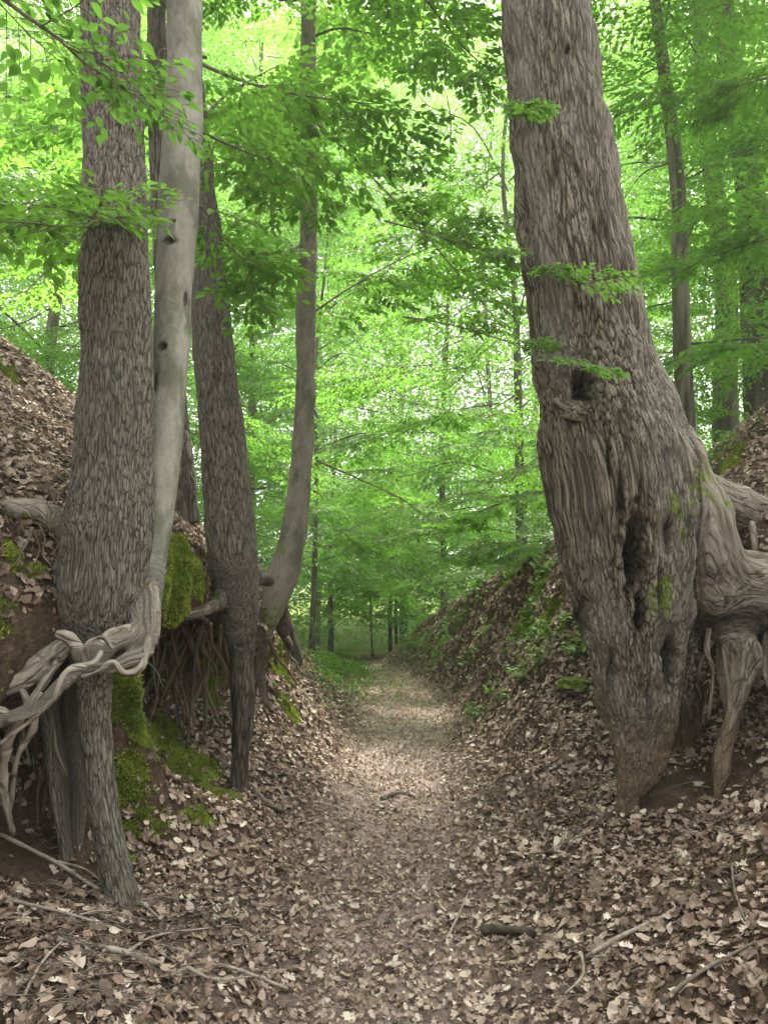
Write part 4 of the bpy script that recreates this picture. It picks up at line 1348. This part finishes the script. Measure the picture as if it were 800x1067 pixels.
G1 = 'dead sticks lying on the leaf litter'
stick('fallen_branch', [(612, 1002), (645, 985), (700, 955), (703, 948)], .010, .006, 'pale forked stick on the litter at lower right', 'branch', forks=[[(612, 1002), (606, 1025), (592, 1045)]], group=G1)
stick('fallen_branch', [(0, 872), (60, 905), (100, 930), (140, 945), (165, 960)], .009, .005, 'pale dead branch lying below the stilt roots at left', 'branch',
      forks=[[(60, 905), (85, 915), (110, 940)], [(100, 930), (98, 905), (112, 885)], [(120, 938), (128, 915), (118, 890)]], group=G1)
stick('fallen_branch', [(60, 985), (130, 1000), (190, 1018), (230, 1015), (300, 1035)], .012, .006, 'grey dead branch among brush at the lower left', 'branch',
      forks=[[(130, 1000), (160, 985), (215, 975)], [(190, 1018), (220, 1030), (260, 1028)]], group=G1)
stick('fallen_branch', [(0, 940), (80, 965), (150, 985), (190, 1000)], .007, .004, 'thin dead twig above the grey branch at lower left', 'branch', forks=[[(80, 965), (110, 960), (150, 968)]], group=G1)
stick('fallen_branch', [(20, 1055), (45, 1010), (75, 975)], .006, .003, 'short twig in the bottom left corner', 'branch', group=G1)
stick('fallen_branch', [(220, 790), (250, 815), (275, 838), (295, 850)], .02, .012, 'dark dead limb at the foot of the straight stilt root', 'branch', M_TWIG, group=G1)
stick('broken_log', [(505, 974), (525, 977), (558, 975)], .024, .02, 'short dark broken log in the litter right of the path', 'log', M_DARK, n=14, group=G1)
stick('fallen_branch', [(463, 985), (478, 960), (490, 930)], .006, .003, 'thin twig left of the short dark log', 'branch', group=G1)
stick('fallen_branch', [(570, 890), (600, 878), (630, 868)], .009, .006, 'brown stick just left of the oak foot', 'branch', M_TWIG, group=G1)
stick('fallen_branch', [(690, 1050), (735, 1020), (790, 985)], .008, .005, 'brown twig in the bottom right corner', 'branch', M_TWIG, group=G1)
stick('fallen_branch', [(765, 905), (770, 935), (778, 965)], .006, .004, 'short dark twig near the right edge', 'branch', M_TWIG, group=G1)
stick('exposed_root', [(398, 835), (415, 830), (432, 833)], .016, .01, 'low dark root crossing the path', 'root', M_BROWN)

# fine dead brush at the lower left, nobody could count it
r = random.Random(77)
Vs, Qs, Ts, off = [], [], [], 0
for k in range(270):
    u0 = r.triangular(-20, 300, 60); v0 = r.uniform(925, 1060)
    if r.random() < .25:
        u0 = r.uniform(300, 800); v0 = r.uniform(830, 1060)
    a = r.uniform(-.7, .9); ln = r.uniform(15, 75)
    pts = []
    ok = True
    for i in range(4):
        t = i / 3
        q = on_ground(u0 + math.cos(a) * ln * t + r.uniform(-3, 3), v0 + math.sin(a) * ln * .5 * t + r.uniform(-3, 3), .02 + r.uniform(0, .03))
        if q[1] > 8: ok = False
        pts.append(q)
    if not ok: continue
    cc = spline(np.array(pts), 3)
    V, Q, T = tube(cc, np.linspace(r.uniform(.0015, .0035), .001, len(cc)), 4)
    Vs.append(V); Qs.append(Q + off); Ts.append(T + off); off += len(V)
tag(mesh('dead_brush', np.vstack(Vs), [np.vstack(Qs), np.vstack(Ts)], M_TWIG), kind='stuff')


def stone(u, v, r0, label, seed):
    c = np.array(on_ground(u, v, 0))
    t = np.linspace(0, math.pi, 40); f = np.linspace(0, 2 * math.pi, 60, endpoint=False)
    T_, F_ = np.meshgrid(t, f, indexing='ij')
    D = np.stack([np.sin(T_) * np.cos(F_), np.sin(T_) * np.sin(F_), np.cos(T_)], -1).reshape(-1, 3)
    rr = r0 * (1 + .6 * fbm(D * 2.0 + seed, 3) + .2 * fbm(D * 6 + seed, 2))
    V = D * rr[:, None] * np.array([1.2, .9, .5]) + c - np.array([0, 0, .03])
    i = np.arange(39)[:, None] * 60; j = np.arange(60)[None]
    Q = np.stack([i + j, i + 60 + j, i + 60 + (j + 1) % 60, i + (j + 1) % 60], -1).reshape(-1, 4)
    o = mesh('mossy_stone', V, Q, M_BROWN, attrs={'q': D * r0, 'h': np.full(len(V), .3), 'moss': sstep(-.2, .3, D[:, 2]) * 1.1, 'dirt': np.zeros(len(V))})
    tag(o, label, 'stone')


stone(606, 712, .15, 'moss-topped dark stone against the left side of the oak', 1)

# ================================================================== HAZE
hm = bpy.data.materials.new('haze')
hm.use_nodes = True
hn = hm.node_tree
hn.nodes.remove(hn.nodes['Principled BSDF'])
pv = hn.nodes.new('ShaderNodeVolumePrincipled')
pv.inputs['Color'].default_value = (0.93, 0.97, 0.90, 1)
pv.inputs['Density'].default_value = 0.0026
pv.inputs['Anisotropy'].default_value = 0.3
hn.links.new(pv.outputs[0], hn.nodes['Material Output'].inputs['Volume'])
hx, hy0, hy1, hz0, hz1 = 260, -20, 260, -6, 62
HV = [(x, y, z) for z in (hz0, hz1) for y in (hy0, hy1) for x in (-hx, hx)]
hz = mesh('haze', HV, np.array([(0, 2, 3, 1), (4, 5, 7, 6), (0, 1, 5, 4), (2, 6, 7, 3), (0, 4, 6, 2), (1, 3, 7, 5)]), hm, smooth=False)
tag(hz, kind='stuff')
